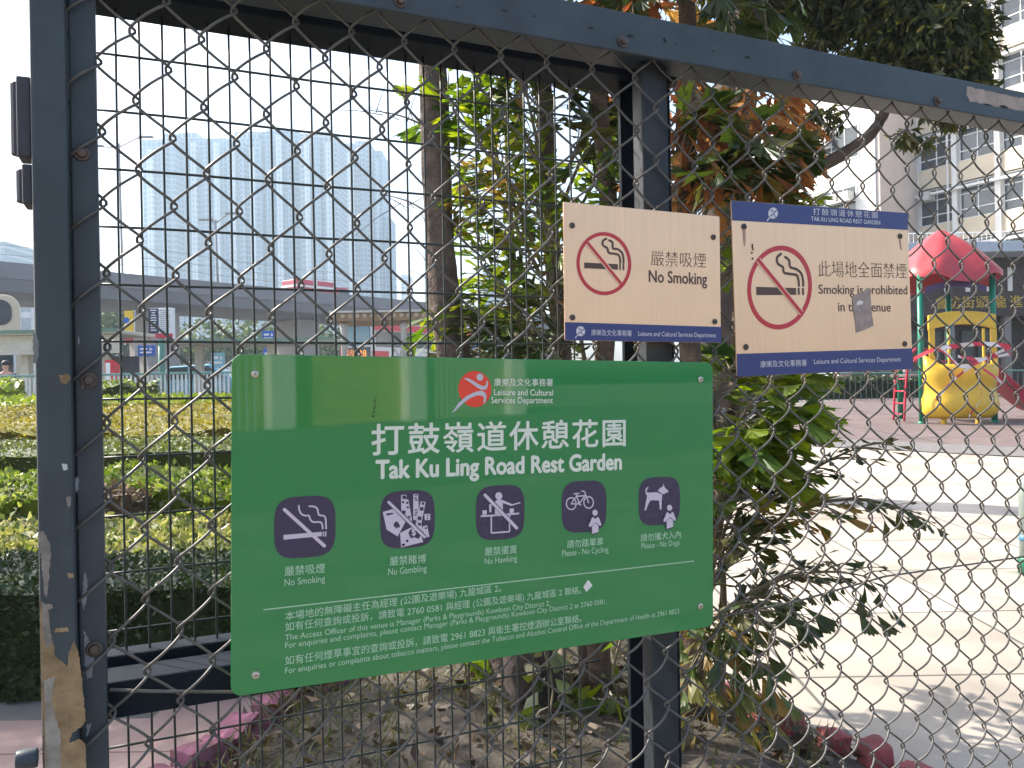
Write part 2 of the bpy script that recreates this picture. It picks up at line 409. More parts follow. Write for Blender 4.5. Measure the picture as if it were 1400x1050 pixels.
# straight tie wire across the lower right of the chain link and a stay near the bottom rail
tw = MB().use(M_wire)
tw.tube([L(975, 845, -.002), L(1090, 822, .0), L(1210, 788, -.002), L(1400, 761, .0), L(1520, 745, 0)], .0020, 6)
tw.build('tie_wire', fence, smooth=True); tw = MB().use(M_wire)
tw.tube([L(150, 943, -.006), L(200, 945, -.004), L(320, 946, 0), L(420, 930, 0)], .0022, 6)
tw.build('tie_wire', fence, smooth=True)

# ------------------------------------------------------------------ signs
SOFF = -.0185
class Sign:
    """a flat sign on the fence, drawn in photo pixels that are mapped to its own plane by the homography of its corners"""
    def __init__(s, name, label, cat, px, tilt=0.0, group=None, thick=.003):
        c = [L(x, y, SOFF) for x, y in px]            # TL TR BR BL
        w = ((c[1]-c[0]).length+(c[2]-c[3]).length)/2; h = ((c[0]-c[3]).length+(c[1]-c[2]).length)/2
        d = (c[1]-c[0]+c[2]-c[3]); ang = math.atan2(d.z, d.x)
        up = (c[0]-c[3]+c[1]-c[2]); ang = (ang+math.atan2(-up.x, up.z))/2
        ctr = (c[0]+c[1]+c[2]+c[3])/4
        s.w, s.h, s.t = w, h, thick
        s.root = bpy.data.objects.new(name, None); COL.objects.link(s.root); s.root.empty_display_size = .1
        tag(s.root, label, cat, group)
        Mf = Matrix.Translation(FROOT) @ Matrix.Rotation(TH, 4, 'Z')
        s.root.matrix_world = Mf @ Matrix.Translation(ctr) @ Matrix.Rotation(-ang, 4, 'Y') @ Matrix.Rotation(tilt, 4, 'X')
        dst = [(-w/2, h/2), (w/2, h/2), (w/2, -h/2), (-w/2, -h/2)]
        A = []; B = []
        for (x, y), (u, v) in zip(px, dst):
            A += [[x, y, 1, 0, 0, 0, -u*x, -u*y], [0, 0, 0, x, y, 1, -v*x, -v*y]]; B += [u, v]
        s.H = np.append(np.linalg.solve(np.array(A, float), np.array(B, float)), 1).reshape(3, 3)
        s.lay = 0
    def uv(s, x, y):
        q = s.H @ np.array([x, y, 1.0]); return q[0]/q[2], q[1]/q[2]
    def p3(s, x, y, k): u, v = s.uv(x, y); return (u, -s.t/2-.0004*k, v)
    # drawing into a builder, photo pixels
    def poly(s, b, pts, k=1): b.poly([s.p3(x, y, k) for x, y in pts]); return b
    def strip(s, b, pts, wpx, k=1, rnd=True):
        """a line of even width through pixel points"""
        if len(pts) > 4:
            pts = [(v.x, v.y) for v in smoothpath([(x, y, 0) for x, y in pts], 4)]
        q = [Vector(s.uv(x, y)) for x, y in pts]
        x0, y0 = pts[0]; hw = (Vector(s.uv(x0+.5, y0))-Vector(s.uv(x0-.5, y0))).length*wpx/2
        y = -s.t/2-.0004*k
        for i in range(len(q)-1):
            d = (q[i+1]-q[i]); 
            if d.length < 1e-7: continue
            d.normalize(); m_ = Vector((-d.y, d.x))*hw
            yy = y-.00002*(i % 2)
            b.add([(v.x, yy, v.y) for v in (q[i]+m_, q[i]-m_, q[i+1]-m_, q[i+1]+m_)], [(0, 1, 2, 3)])
        if rnd:
            for i, c in enumerate(q):
                yy = y-.00001-.00002*(i % 3)
                b.add([(c.x+hw*math.cos(a), yy, c.y+hw*math.sin(a)) for a in np.linspace(0, 2*math.pi, 12, endpoint=False)], [tuple(range(12))])
        return b
    def disc(s, b, x, y, rx, k=1, ry=None, n=32):
        ry = ry or rx
        b.poly([s.p3(x+rx*math.cos(a), y+ry*math.sin(a), k) for a in np.linspace(0, 2*math.pi, n, endpoint=False)]); return b
    def ring(s, b, x, y, rx, ry, w, k=1, n=64):
        A = np.linspace(0, 2*math.pi, n, endpoint=False)
        o = [s.p3(x+rx*math.cos(a), y+ry*math.sin(a), k) for a in A]; i_ = [s.p3(x+(rx-w)*math.cos(a), y+(ry-w*ry/rx)*math.sin(a), k) for a in A]
        b.add(o+i_, [(j, (j+1) % n, (j+1) % n+n, j+n) for j in range(n)]); return b
    def sq(s, b, pts, k=1, n=40, e=3.6):
        """rounded badge through its left, top, right, bottom pixel extremes"""
        (xl, yl), (xt, yt), (xr, yr), (xb, yb) = pts
        l, t, r, bt = [Vector(s.uv(*q)) for q in pts]
        cx, cy = (l.x+r.x)/2, (t.y+bt.y)/2; a_, b_ = (r.x-l.x)/2, (t.y-bt.y)/2
        P = []
        for w_ in np.linspace(0, 2*math.pi, n, endpoint=False):
            c, sn = math.cos(w_), math.sin(w_)
            P.append((cx+a_*math.copysign(abs(c)**(2/e), c), -s.t/2-.0004*k, cy+b_*math.copysign(abs(sn)**(2/e), sn)))
        b.poly(P); return b
    def text(s, b, body, x0, y0, x1, y1, top, k=2, bold=0.0, cjk=None, ls=1.0):
        """body with its baseline from pixel (x0,y0) to (x1,y1); top = pixel height of capitals / characters at x0"""
        cjk = any(ord(c) > 0x2e80 for c in body) if cjk is None else cjk
        V, Fc = text_mesh(body, min(bold, 0.0), ls)
        u0, v0 = s.uv(x0, y0); u1, v1 = s.uv(x1, y1); ut, vt = s.uv(x0, y0-top)
        hgt = vt-v0; d = Vector((u1-u0, v1-v0)); wid = d.length; d.normalize()
        xs = V[:, 0]; lo, hi = (-0.09, 0.86) if cjk else (0.0, 0.69)
        X = (xs-xs.min())/(xs.max()-xs.min())*wid; Z = (V[:, 1]-lo)/(hi-lo)*hgt
        y = -s.t/2-.0004*k
        e_ = bold*hgt*1.4
        for i, (ex, ez) in enumerate(((0, 0), (e_, 0), (-e_, 0), (0, e_), (0, -e_), (e_*.7, e_*.7), (-e_*.7, -e_*.7)) if bold > .001 else ((0, 0),)):
            b.add([(u0+d.x*a+ex, y-.000012*i, v0+d.y*a+c+ez) for a, c in zip(X, Z)], Fc)
        return b
_tc = {}
def text_mesh(body, bold=0.0, ls=1.0):
    key = (body, bold, ls)
    if key not in _tc:
        c = bpy.data.curves.new('t', 'FONT'); c.body = body
        c.size = 1.0; c.offset = bold; c.resolution_u = 3; c.fill_mode = 'FRONT'; c.space_character = ls
        o = bpy.data.objects.new('t', c); COL.objects.link(o)
        me = bpy.data.meshes.new_from_object(o.evaluated_get(bpy.context.evaluated_depsgraph_get()))
        V = np.array([v.co[:] for v in me.vertices]); Fc = [tuple(p.vertices) for p in me.polygons]
        bpy.data.objects.remove(o); bpy.data.curves.remove(c); bpy.data.meshes.remove(me)
        _tc[key] = (V, Fc)
    return _tc[key]
def rrect(w, h, r, n=8):
    P = []
    for cx, cy, a0 in ((w/2-r, h/2-r, 0), (-w/2+r, h/2-r, 90), (-w/2+r, -h/2+r, 180), (w/2-r, -h/2+r, 270)):
        for i in range(n+1):
            a = math.radians(a0+90*i/n); P.append((cx+r*math.cos(a), cy+r*math.sin(a)))
    return P
def screw(S_, x, y, r=.0042, m=M_screw):
    u, v = S_.uv(x, y); b = MB().use(m)
    b.lathe([(r*1.0, -S_.t/2-.0003), (r, -S_.t/2-.0016), (r*.8, -S_.t/2-.0026), (r*.4, -S_.t/2-.0030)], 16, (u, 0, v), 'y')
    y_ = -S_.t/2-.0032
    b.use(M_chip).box(u-r*.5, u+r*.5, y_, y_+.0004, v-.0003, v+.0003).box(u-.0003, u+.0003, y_-.0001, y_+.0003, v-r*.5, v+r*.5)
    return b.build('screw', S_.root)

# --- green garden notice
M_green = mat('green_enamel', (0.017, 0.215, 0.054), 0.03, 0.0, var=0.04, scale=3, bump=0.006, bscale=3.5, spec=0.8)
M_white = flatmat('sign_lettering', (0.70, 0.72, 0.62), 0.35)
M_pale = flatmat('small_lettering', (0.40, 0.60, 0.42), 0.35)
M_plum = flatmat('badge_plum', (0.045, 0.033, 0.075), 0.25)
M_lilac = flatmat('badge_figure', (0.62, 0.53, 0.62), 0.35)
G = Sign('park_notice', 'large green notice board with white lettering and five dark badges', 'notice board', [(316, 490), (976, 491), (972, 857), (316, 952)])
MB().use(M_green).slab(rrect(G.w, G.h, .014), -G.t/2, G.t/2).build('panel', G.root, bevel=.0008)
for x, y in ((347, 517), (958, 515), (954, 829), (349, 922)): screw(G, x, y, .0050)
b = MB().use(M_white)
G.text(b, '打鼓嶺道休憩花園', 504, 626, 852, 609, 43.5, 1, .012, ls=1.12)
b.build('chinese_title', G.root)
b = MB().use(M_white)
G.text(b, 'Tak Ku Ling Road Rest Garden', 510, 657, 846, 641, 24.5, 1, .034)
b.build('english_title', G.root)
lg = MB().use(flatmat('logo_red', (0.78, 0.045, 0.022), 0.3)); G.disc(lg, 644.5, 533, 22.5, 1, 25)
lo = lg.build('logo', G.root)
b = MB().use(flatmat('logo_silver', (0.50, 0.50, 0.54), 0.35))
G.disc(b, 651.5, 516.5, 4.6, 2, 4.8)
G.poly(b, [(629,518.5),(635,518),(642,521.5),(651,527),(656,529),(659.5,527.5),(660.5,522),(662.5,521),(662.5,527),(660.5,533),(654,534),(647,530.5),(639,524.5),(633,520.8)], 2)
G.poly(b, [(613,566),(622,552.5),(632,543.5),(643,537.5),(653,535),(658,537),(660.5,542),(659.5,549),(655.5,554),(657,546),(655,542),(648,541.5),(639,545),(628,553),(618,563)], 2)
b.build('figure', lo)
b = MB().use(M_white)
G.text(b, '康樂及文化事務署', 671, 528.5, 752, 527.5, 11, 1, .004, ls=1.05)
G.text(b, 'Leisure and Cultural', 671, 541, 752, 540.5, 8.5, 1, .008)
G.text(b, 'Services Department', 667, 552, 752, 551, 8.5, 1, .008)
b.build('department_name', G.root)
b = MB().use(M_pale)
for t, x0, y0, x1, y1, h in (
    ('嚴禁吸煙', 387, 790, 441, 785, 13.5), ('No Smoking', 387, 803, 441, 797, 9.2),
    ('嚴禁賭博', 528, 775.5, 577, 771.5, 13), ('No Gambling', 526, 788, 578, 782.5, 9),
    ('嚴禁擺賣', 657, 761.5, 701, 757.5, 12), ('No Hawking', 657, 773, 701, 768, 8.6),
    ('請勿踏單車', 770, 750.5, 820, 746, 11.5), ('Please - No Cycling', 763, 761.5, 827, 755, 8.2),
    ('請勿攜犬入內', 872, 741, 928, 735.5, 11), ('Please - No Dogs', 873, 750.5, 926, 745, 7.6)):
    G.text(b, t, x0, y0, x1, y1, h, 1, .004)
b.build('badge_captions', G.root)
b = MB().use(M_pale)
G.strip(b, [(359, 835), (946, 767)], 1.6, 1, False)
b.build('rule_line', G.root)
b = MB().use(M_pale)
for t, x0, y0, x1, y1, h in (
    ('本場地的無障礙主任為經理 (公園及遊樂場) 九龍城區 2。', 388, 849.7, 679, 810.2, 12.4),
    ('如有任何查詢或投訴，請致電 2760 0581 與經理 (公園及遊樂場) 九龍城區 2 聯絡。', 388, 864, 789, 812.3, 12.4),
    ('The Access Officer of this venue is Manager (Parks & Playgrounds) Kowloon City District 2.', 388, 876, 746, 828.6, 7.8),
    ('For enquiries and complaints, please contact Manager (Parks & Playgrounds) Kowloon City District 2 at 2760 0581.', 388, 886.5, 824, 826, 7.8),
    ('如有任何煙草事宜的查詢或投訴，請致電 2961 8823 與衛生署控煙酒辦公室聯絡。', 388, 909.5, 789, 851, 12.8),
    ('For enquiries or complaints about tobacco matters, please contact the Tobacco and Alcohol Control Office of the Department of Health at 2961 8823.', 388, 920.5, 926, 838.6, 7.8)):
    G.text(b, t, x0, y0, x1, y1, h, 1, .003)
b.build('contact_lines', G.root)
def badge(pts, draw):
    b = MB().use(M_plum); G.sq(b, pts, 1); o = b.build('badge', G.root)
    s_ = MB().use(M_lilac); draw(s_); s_.build('symbol', o)
    return o
def z1(x, y): return 360+x/7.5, 670+y/7.5
def d_smoke(b):
    G.poly(b, [z1(190,482),z1(575,448),z1(572,492),z1(192,530)], 2)
    G.poly(b, [z1(585,446),z1(598,445),z1(598,494),z1(585,495)], 2); G.poly(b, [z1(608,444),z1(622,443),z1(620,494),z1(608,495)], 2)
    G.strip(b, [z1(*q) for q in ((345,185),(348,225),(370,268),(410,285),(445,285),(460,325),(490,350),(550,348),(575,365),(584,415))], 2.2, 2)
    G.strip(b, [z1(*q) for q in ((450,190),(495,192),(530,215),(545,275),(590,285),(612,310),(618,415))], 2.2, 2)
    G.strip(b, [z1(200,225), z1(600,590)], 4.6, 3)
badge([z1(97,400), z1(405,88), z1(714,330), z1(380,714)], d_smoke)
def z2(x, y): return 500+x/7.5, 660+y/7.5
def d_gamble(b):
    for q in ([(325,142),(380,140),(378,185),(400,190),(440,420),(350,330),(328,320)], [(450,132),(500,130),(504,270),(492,440),(448,390)], [(525,205),(576,212),(530,440),(560,530),(470,450)], [(562,335),(620,332),(622,395),(566,398)],
              [(140,318),(245,285),(370,415),(290,565),(178,495)], [(315,530),(430,470),(500,470),(550,620),(325,678)], [(545,460),(590,450),(612,565),(560,580)]):
        G.poly(b, [z2(*p) for p in q], 2)
    b.use(M_plum)
    for q in ([(282,408),(310,445),(312,470),(292,478),(285,470),(282,484),(265,484),(272,468),(258,472),(248,450),(255,428)],
              [(398,528),(420,490),(480,500),(520,560),(500,590),(470,575),(420,580)], [(165,350),(185,330),(240,325),(250,335),(200,350)],
              [(370,600),(395,595),(400,620),(378,625)], [(330,640),(360,635),(365,660),(335,665)], [(562,472),(585,468),(588,485),(566,488)]):
        G.poly(b, [z2(*p) for p in q], 3)
    for (x, y, w) in ((357,165,36),(345,215,22),(388,222,22),(392,268,22),(352,318,36),(408,365,22),(548,228,26),(535,282,36),(513,378,36),(512,440,28),(594,350,14),(594,380,14),(462,410,26)):
        G.poly(b, [z2(x-w/2,y-w/2), z2(x+w/2,y-w/2), z2(x+w/2,y+w/2), z2(x-w/2,y+w/2)], 3)
    for (x, y) in ((478,160),(470,190),(480,210),(474,310),(480,335),(470,360)):
        G.strip(b, [z2(x-12,y-10), z2(x+14,y-22)], 1.5, 3, False); 
    b.use(M_lilac)
    G.text(b, '$', *z2(432,552), *z2(472,548), 8, 4, .03)
    b.use(M_plum); G.strip(b, [z2(200,212), z2(562,568)], 5.6, 4); b.use(M_lilac); G.strip(b, [z2(197,215), z2(560,568)], 3.6, 5)
badge([z2(115,420), z2(415,95), z2(668,330), z2(370,685)], d_gamble)
def z3(x, y): return 630+x/7.78, 650+y/7.78
def d_hawk(b):
    G.disc(b, *z3(362,228), 4.8, 2, 5.2)
    for q in ([(318,290),(345,268),(395,268),(500,312),(488,330),(404,302),(404,420),(385,436),(320,436),(320,330)], [(258,320),(285,312),(280,400),(260,404)], [(186,384),(232,378),(232,424),(188,430)], [(476,362),(520,358),(520,404),(476,408)]):
        G.poly(b, [z3(*p) for p in q], 2)
    G.strip(b, [z3(168,444), z3(400,430)], 2.2, 2, False); G.strip(b, [z3(440,424), z3(578,412)], 2.2, 2, False)
    G.strip(b, [z3(280,440), z3(280,622), z3(474,606), z3(474,430)], 1.9, 2, False); G.strip(b, [z3(490,325), z3(585,298)], 1.6, 2)
    b.use(M_plum); G.strip(b, [z3(214,214), z3(552,568)], 5.6, 3); b.use(M_lilac); G.strip(b, [z3(212,218), z3(548,566)], 4.0, 4)
badge([z3(117,410), z3(400,112), z3(636,330), z3(345,695)], d_hawk)
def z4(x, y): return 745+x/7, 640+y/7
def d_refuse(b, x, y):
    """small person with crossed arms"""
    b.use(M_plum); G.disc(b, *z4(x, y), 4.8, 3, 5.2)
    G.poly(b, [z4(x+p, y+q) for p, q in ((-44,40),(0,20),(38,40),(70,110),(62,134),(36,130),(36,195),(-26,212),(-46,200),(-42,140),(-72,140),(-66,110))], 3)
    b.use(M_lilac); G.disc(b, *z4(x, y), 3.6, 4, 4.2)
    G.poly(b, [z4(x+p, y+q) for p, q in ((-32,50),(-20,42),(4,62),(26,38),(38,50),(60,110),(54,126),(40,122),(6,90),(-46,138),(-60,134),(-62,118),(-44,84))], 4)
    G.poly(b, [z4(x+p, y+q) for p, q in ((-30,128),(4,98),(32,124),(32,184),(-30,203))], 4)
def d_cycle(b):
    G.ring(b, *z4(217,343), 7.4, 9.0, 1.5, 2, 32); G.ring(b, *z4(385,330), 7.4, 8.8, 1.5, 2, 32)
    for q in (((217,345),(268,272),(352,265)), ((217,345),(290,345),(345,275)), ((268,272),(300,350)), ((385,332),(345,225),(322,220)), ((245,248),(292,244)), ((265,250),(272,275)), ((285,330),(310,355))):
        G.strip(b, [z4(*p) for p in q], 1.5, 2)
    d_refuse(b, 444, 428)
badge([z4(126,330), z4(380,120), z4(560,300), z4(290,622)], d_cycle)
def d_dog(b):
    G.poly(b, [z4(*p) for p in ((948,232),(1050,226),(1102,248),(1098,290),(1092,392),(1078,394),(1070,306),(990,304),(970,330),(940,405),(928,404),(940,330),(955,260),(938,240))], 2)
    G.poly(b, [z4(*p) for p in ((1060,212),(1085,180),(1106,175),(1115,142),(1126,178),(1164,214),(1152,232),(1138,226),(1130,240),(1108,244))], 2)
    G.strip(b, [z4(*p) for p in ((962,182),(946,200),(944,222),(958,240))], 1.7, 2)
    d_refuse(b, 1170, 375)
badge([z4(872,290), z4(1110,77), z4(1278,260), z4(1010,550)], d_dog)
b = MB().use(mat('paper_scrap', (.68, .66, .62), .8)); G.poly(b, [(798.5,793),(804.5,801),(796,810),(791.5,803)], 2); b.build('paper_scrap', G.root)
b = MB().use(M_chip)
for (x, y, r) in ((508,551,1.4),(509,556,1.1),(507.5,561,1.3),(507,566,1.4),(505.5,572,1.6),(510,547,.8)): G.disc(b, x, y, r, 2, None, 8)
b.build('pen_marks', G.root)

# --- the two brushed no-smoking plates
def brushed(name, c, rough, metal):
    m = bpy.data.materials.new(name); m.use_nodes = True
    n = m.node_tree.nodes; l = m.node_tree.links; b = n['Principled BSDF']
    tc = n.new('ShaderNodeTexCoord'); mp_ = n.new('ShaderNodeMapping'); mp_.inputs['Scale'].default_value = (220, 1, 3)
    l.new(tc.outputs['Object'], mp_.inputs[0]); nz = n.new('ShaderNodeTexNoise'); nz.inputs['Scale'].default_value = 1.0; nz.inputs['Detail'].default_value = 4
    l.new(mp_.outputs[0], nz.inputs['Vector'])
    n2 = n.new('ShaderNodeTexNoise'); n2.inputs['Scale'].default_value = 9; l.new(tc.outputs['Object'], n2.inputs['Vector'])
    ad = n.new('ShaderNodeMath'); ad.operation = 'ADD'; l.new(nz.outputs['Fac'], ad.inputs[0]); l.new(n2.outputs['Fac'], ad.inputs[1])
    rp = n.new('ShaderNodeValToRGB'); rp.color_ramp.elements[0].position = .30; rp.color_ramp.elements[1].position = .75
    mr0 = n.new('ShaderNodeMath'); mr0.operation = 'MULTIPLY'; mr0.inputs[1].default_value = .5; l.new(ad.outputs[0], mr0.inputs[0])
    rp.color_ramp.elements[0].color = (*[x*.92 for x in c], 1); rp.color_ramp.elements[1].color = (*[min(1, x*1.08) for x in c], 1)
    l.new(mr0.outputs[0], rp.inputs['Fac']); l.new(rp.outputs['Color'], b.inputs['Base Color'])
    b.inputs['Metallic'].default_value = metal; b.inputs['Roughness'].default_value = rough
    bp = n.new('ShaderNodeBump'); bp.inputs['Strength'].default_value = .04; bp.inputs['Distance'].default_value = .002
    l.new(nz.outputs['Fac'], bp.inputs['Height']); l.new(bp.outputs['Normal'], b.inputs['Normal'])
    return m
M_plate = brushed('brushed_plate', (0.82, 0.53, 0.34), 0.38, 0.6)
M_navy = flatmat('navy_band', (0.025, 0.036, 0.16), 0.35)
M_brown = flatmat('brown_print', (0.085, 0.040, 0.028), 0.45)
M_redp = flatmat('red_print', (0.52, 0.022, 0.040), 0.4)
M_lett = flatmat('band_lettering', (0.62, 0.58, 0.62), 0.4)
def plate(name, label, px): 
    S_ = Sign(name, label, 'sign', px, thick=.0025)
    MB().use(M_plate).slab(rrect(S_.w, S_.h, .002, 3), -S_.t/2, S_.t/2).build('plate', S_.root, bevel=.0005)
    return S_
def logo_small(S_, b, x, y, rx, ry):
    b.use(M_lett); S_.disc(b, x, y, rx, 2, ry)
    b.use(M_navy)
    S_.strip(b, [(x-rx*.5, y-ry*.6), (x+rx*.2, y-ry*.1), (x+rx*.8, y-ry*.5)], 1.0, 3); S_.strip(b, [(x-rx*.6, y+ry*.5), (x, y+ry*.1), (x+rx*.5, y+ry*.7)], 1.0, 3)
    b.use(M_lett); S_.strip(b, [(x-rx*.4, y+ry*.5), (x-rx*1.2, y+ry*1.3)], 1.2, 2)
def smoking_symbol(S_, Z, ring, wr, cig, dashes, smoke, ws, bar, wb):
    b = MB().use(M_redp); cx, cy = Z(ring[0], ring[1]); e_ = Z(ring[0]+ring[2], ring[1]+ring[3])
    S_.ring(b, cx, cy, e_[0]-cx, e_[1]-cy, wr, 1)
    S_.strip(b, [Z(*bar[0]), Z(*bar[1])], wb, 3, False)
    o = b.build('prohibition_ring', S_.root)
    b = MB().use(M_brown)
    for q in [cig]+dashes: S_.poly(b, [Z(*p) for p in q], 1)
    for q in smoke: S_.strip(b, [Z(*p) for p in q], ws, 1)
    b.use(M_plate); S_.strip(b, [Z(*bar[0]), Z(*bar[1])], wb+2.6, 2, False)
    b.build('cigarette', o)
# left plate
P1 = plate('no_smoking_sign', 'smaller pale brushed no smoking sign with one navy band at its foot', [(770.4, 278), (984.6, 294.4), (983.6, 467), (771.4, 467)])
def y1(x, y): return 760+x/5, 270+y/5
b = MB().use(M_navy); P1.poly(b, [y1(57,862), y1(1119,878), y1(1118,984), y1(57,984)], 1); bn = b.build('name_band', P1.root)
b = MB(); logo_small(P1, b, *y1(162,922), 6.0, 6.8)
b.use(M_lett); P1.text(b, '康樂及文化事務署', *y1(234,950), *y1(508,952), 8.6, 2, .0)
b.build('band_lettering', bn); b = MB().use(M_lett); P1.text(b, 'Leisure and Cultural Services Department', *y1(554,947), *y1(1082,950), 6.2, 2, .004)
b.build('band_lettering', bn)
smoking_symbol(P1, y1, (325,460,187,216), 4.4, ((190,455),(420,462),(420,500),(190,494)), [((430,460),(440,460),(440,502),(430,502)), ((452,460),(464,460),(464,503),(452,503))],
    [((342,290),(320,305),(320,335),(350,355),(358,385),(400,392),(425,400),(436,425),(437,452)), ((362,300),(385,315),(388,355),(420,360),(450,385),(459,420),(459,452))], 2.7, ((212,318),(440,595)), 3.6)
b = MB().use(M_brown); P1.text(b, '嚴禁吸煙', *y1(646,472), *y1(1024,480), 22, 1, -.012, ls=1.0); P1.text(b, 'No Smoking', *y1(632,580), *y1(1028,592), 16.2, 1, .014)
b.build('lettering', P1.root)
for q in ((110,203),(1077,266),(108,830),(1077,843)): screw(P1, *y1(*q), .0046, M_bolt)
# right plate
P2 = plate('venue_no_smoking_sign', 'larger pale plate banning smoking in this venue with two navy bands', [(997, 270), (1237.7, 294.7), (1249.6, 509), (1008.6, 510)])
def y2(x, y): return 990+x/4.037, 260+y/4.037
b = MB().use(M_navy); P2.poly(b, [y2(29,42), y2(999,141), y2(1002.5,234), y2(36,150)], 1); bn = b.build('title_band', P2.root)
b = MB(); logo_small(P2, b, *y2(258,118), 6.6, 7.6)
b.use(M_lett); P2.text(b, '打鼓嶺道休憩花園', *y2(478,134), *y2(834,166), 9.6, 2, .0, ls=1.3); b.build('band_lettering', bn); b = MB().use(M_lett); P2.text(b, 'TAK KU LING ROAD REST GARDEN', *y2(468,166), *y2(848,200), 5.6, 2, .012)
b.build('band_lettering', bn)
b = MB().use(M_navy); P2.poly(b, [y2(71,884), y2(1042,888), y2(1048,1004), y2(75,1009)], 1); bn = b.build('name_band', P2.root)
b = MB().use(M_lett); P2.text(b, '康樂及文化事務署', *y2(202,965), *y2(458,965), 9.4, 2, .0); b.build('band_lettering', bn); b = MB().use(M_lett); P2.text(b, 'Leisure and Cultural Services Department', *y2(498,955), *y2(980,958), 6.6, 2, .004)
b.build('band_lettering', bn)
smoking_symbol(P2, y2, (302,527,178,231), 5.2, ((173,518),(392,532),(394,570),(175,564)), [((401,532),(412,532),(414,570),(403,570)), ((424,533),(435,533),(438,572),(427,572))],
    [((306,342),(285,362),(290,395),(318,415),(325,445),(365,455),(395,462),(405,490),(408,520)), ((330,360),(352,380),(358,415),(395,430),(420,455),(430,490),(432,520))], 2.9, ((180,370),(425,672)), 4.2)
b = MB().use(M_brown); P2.text(b, '此場地全面禁煙', *y2(516,476), *y2(1004,502), 23, 1, -.012, ls=1.0)
P2.text(b, 'Smoking is prohibited', *y2(518,568), *y2(1008,588), 12.6, 1, .008); P2.text(b, 'in this venue', *y2(628,668), *y2(918,680), 12.6, 1, .008)
b.build('lettering', P2.root)
b = MB().use(mat('torn_sticker', (.34,.27,.24), .8, var=.25, scale=90))
P2.poly(b, [y2(*q) for q in ((702,588),(735,575),(760,570),(785,545),(800,548),(808,640),(815,700),(824,755),(780,775),(728,792),(724,740),(712,680))], 2)
b.use(flatmat('white_smear', (.7,.66,.64))); P2.poly(b, [y2(*q) for q in ((728,622),(745,612),(765,622),(750,640),(742,632),(735,642),(726,636))], 3)
b.build('torn_sticker', P2.root)
b = MB().use(mat('rust_run', (.42,.27,.19), .6, var=.2, scale=60)); P2.poly(b, [y2(*q) for q in ((93,205),(108,205),(112,265),(104,300),(98,262))], 1); b.build('rust_run', P2.root); b = MB().use(mat('rust_run', (.42,.27,.19), .6, var=.2, scale=60)); P2.poly(b, [y2(*q) for q in ((955,285),(964,285),(972,345),(964,335))], 1)
b.build('rust_run', P2.root)
b = MB().use(M_chip)
for q in ((148,288),(152,312),(146,330),(150,362),(148,300)): P2.disc(b, *y2(*q), 1.0, 2, 1.6, 8)
b.build('pen_marks', P2.root)
for q in ((100,186),(960,267),(121,848),(1000,862)): screw(P2, *y2(*q), .0052, M_bolt)

# ------------------------------------------------------------------ planter: soil mound, painted kerb stones, dry grass
bedL = [gp(x, y) for x, y in ((300,1052),(322,1034),(345,1013),(372,990),(400,968),(432,950),(466,936),(500,926),(535,920))]
bedR = [gp(x, y) for x, y in ((985,972),(1012,980),(1042,990),(1078,1006),(1112,1022),(1150,1038),(1190,1052))]
near_l = [Vector((bedL[0].x-.10*i, bedL[0].y-.25*i, 0)) for i in (4, 3, 2, 1)]
near_r = [Vector((bedR[-1].x+.12*i, bedR[-1].y-.25*i, 0)) for i in (1, 2, 3)]
far = [Vector((bedL[-1].x+.35, bedL[-1].y+.35, 0)), Vector((.1, 4.5, 0)), Vector((.65, 4.15, 0))]
outline = near_l+bedL+far+bedR+near_r
cx_ = sum(p.x for p in outline)/len(outline); cy_ = sum(p.y for p in outline)/len(outline)
V = []; Fq = []
nr_, no_ = 16, len(outline)*4
ring0 = []
for i in range(no_):
    a = outline[(i//4) % len(outline)]; b_ = outline[(i//4+1) % len(outline)]; ring0.append(a.lerp(b_, (i % 4)/4))
V.append((cx_, cy_, g(cy_)+.16))
for r_ in range(1, nr_+1):
    t = r_/nr_
    for q in ring0:
        x = cx_+(q.x-cx_)*t; y = cy_+(q.y-cy_)*t
        V.append((x, y, g(y)+.015+.14*(1-t**2)+noise.noise(Vector((x*5, y*5, 0)))*.035*(1-t**6)))
for i in range(no_): Fq.append((0, 1+i, 1+(i+1) % no_))
for r_ in range(nr_-1):
    for i in range(no_): Fq.append((1+r_*no_+i, 1+(r_+1)*no_+i, 1+(r_+1)*no_+(i+1) % no_, 1+r_*no_+(i+1) % no_))
sb = MB().use(M_soil); sb.add(V, Fq); o = sb.build('soil', None, True); tag(o, kind='structure')
def bedz(x, y):
    d = min(1.0, math.hypot(x-cx_, (y-cy_))/1.5); return g(y)+.015+.14*(1-d*d)
def in_poly(x, y, P):
    c = False; n = len(P)
    for i in range(n):
        a, b_ = P[i], P[i-1]
        if (a.y > y) != (b_.y > y) and x < (b_.x-a.x)*(y-a.y)/(b_.y-a.y)+a.x: c = not c
    return c
# dry grass and litter on the soil
P = []; D = []
while len(P) < 5200:
    x, y = R.uniform(-1.6, 1.9), R.uniform(1.7, 4.6)
    if in_poly(x, y, outline) and noise.noise(Vector((x*2.2, y*2.2, 3))) > -.25:
        P.append((x, y, bedz(x, y)-.015)); a = R.uniform(0, 6.28); u = R.uniform(.15, 1.4); D.append((math.cos(a), math.sin(a), u))
M_grass = leafmat('dry_grass', [(.05, .055, .02), (.10, .09, .045), (.05, .075, .02), (.14, .12, .07), (.07, .095, .03)], .3)
V, Fq = leaf_arrays(np.array(P), np.array(D), .085, .07, .35)
tag(arrmesh('dry_grass', V, Fq, M_grass), kind='stuff')
P = []; D = []
while len(P) < 900:
    x, y = R.uniform(-1.6, 1.9), R.uniform(1.7, 4.6)
    if in_poly(x, y, outline): P.append((x, y, bedz(x, y)+.006)); a = R.uniform(0, 6.28); D.append((math.cos(a), math.sin(a), .1))
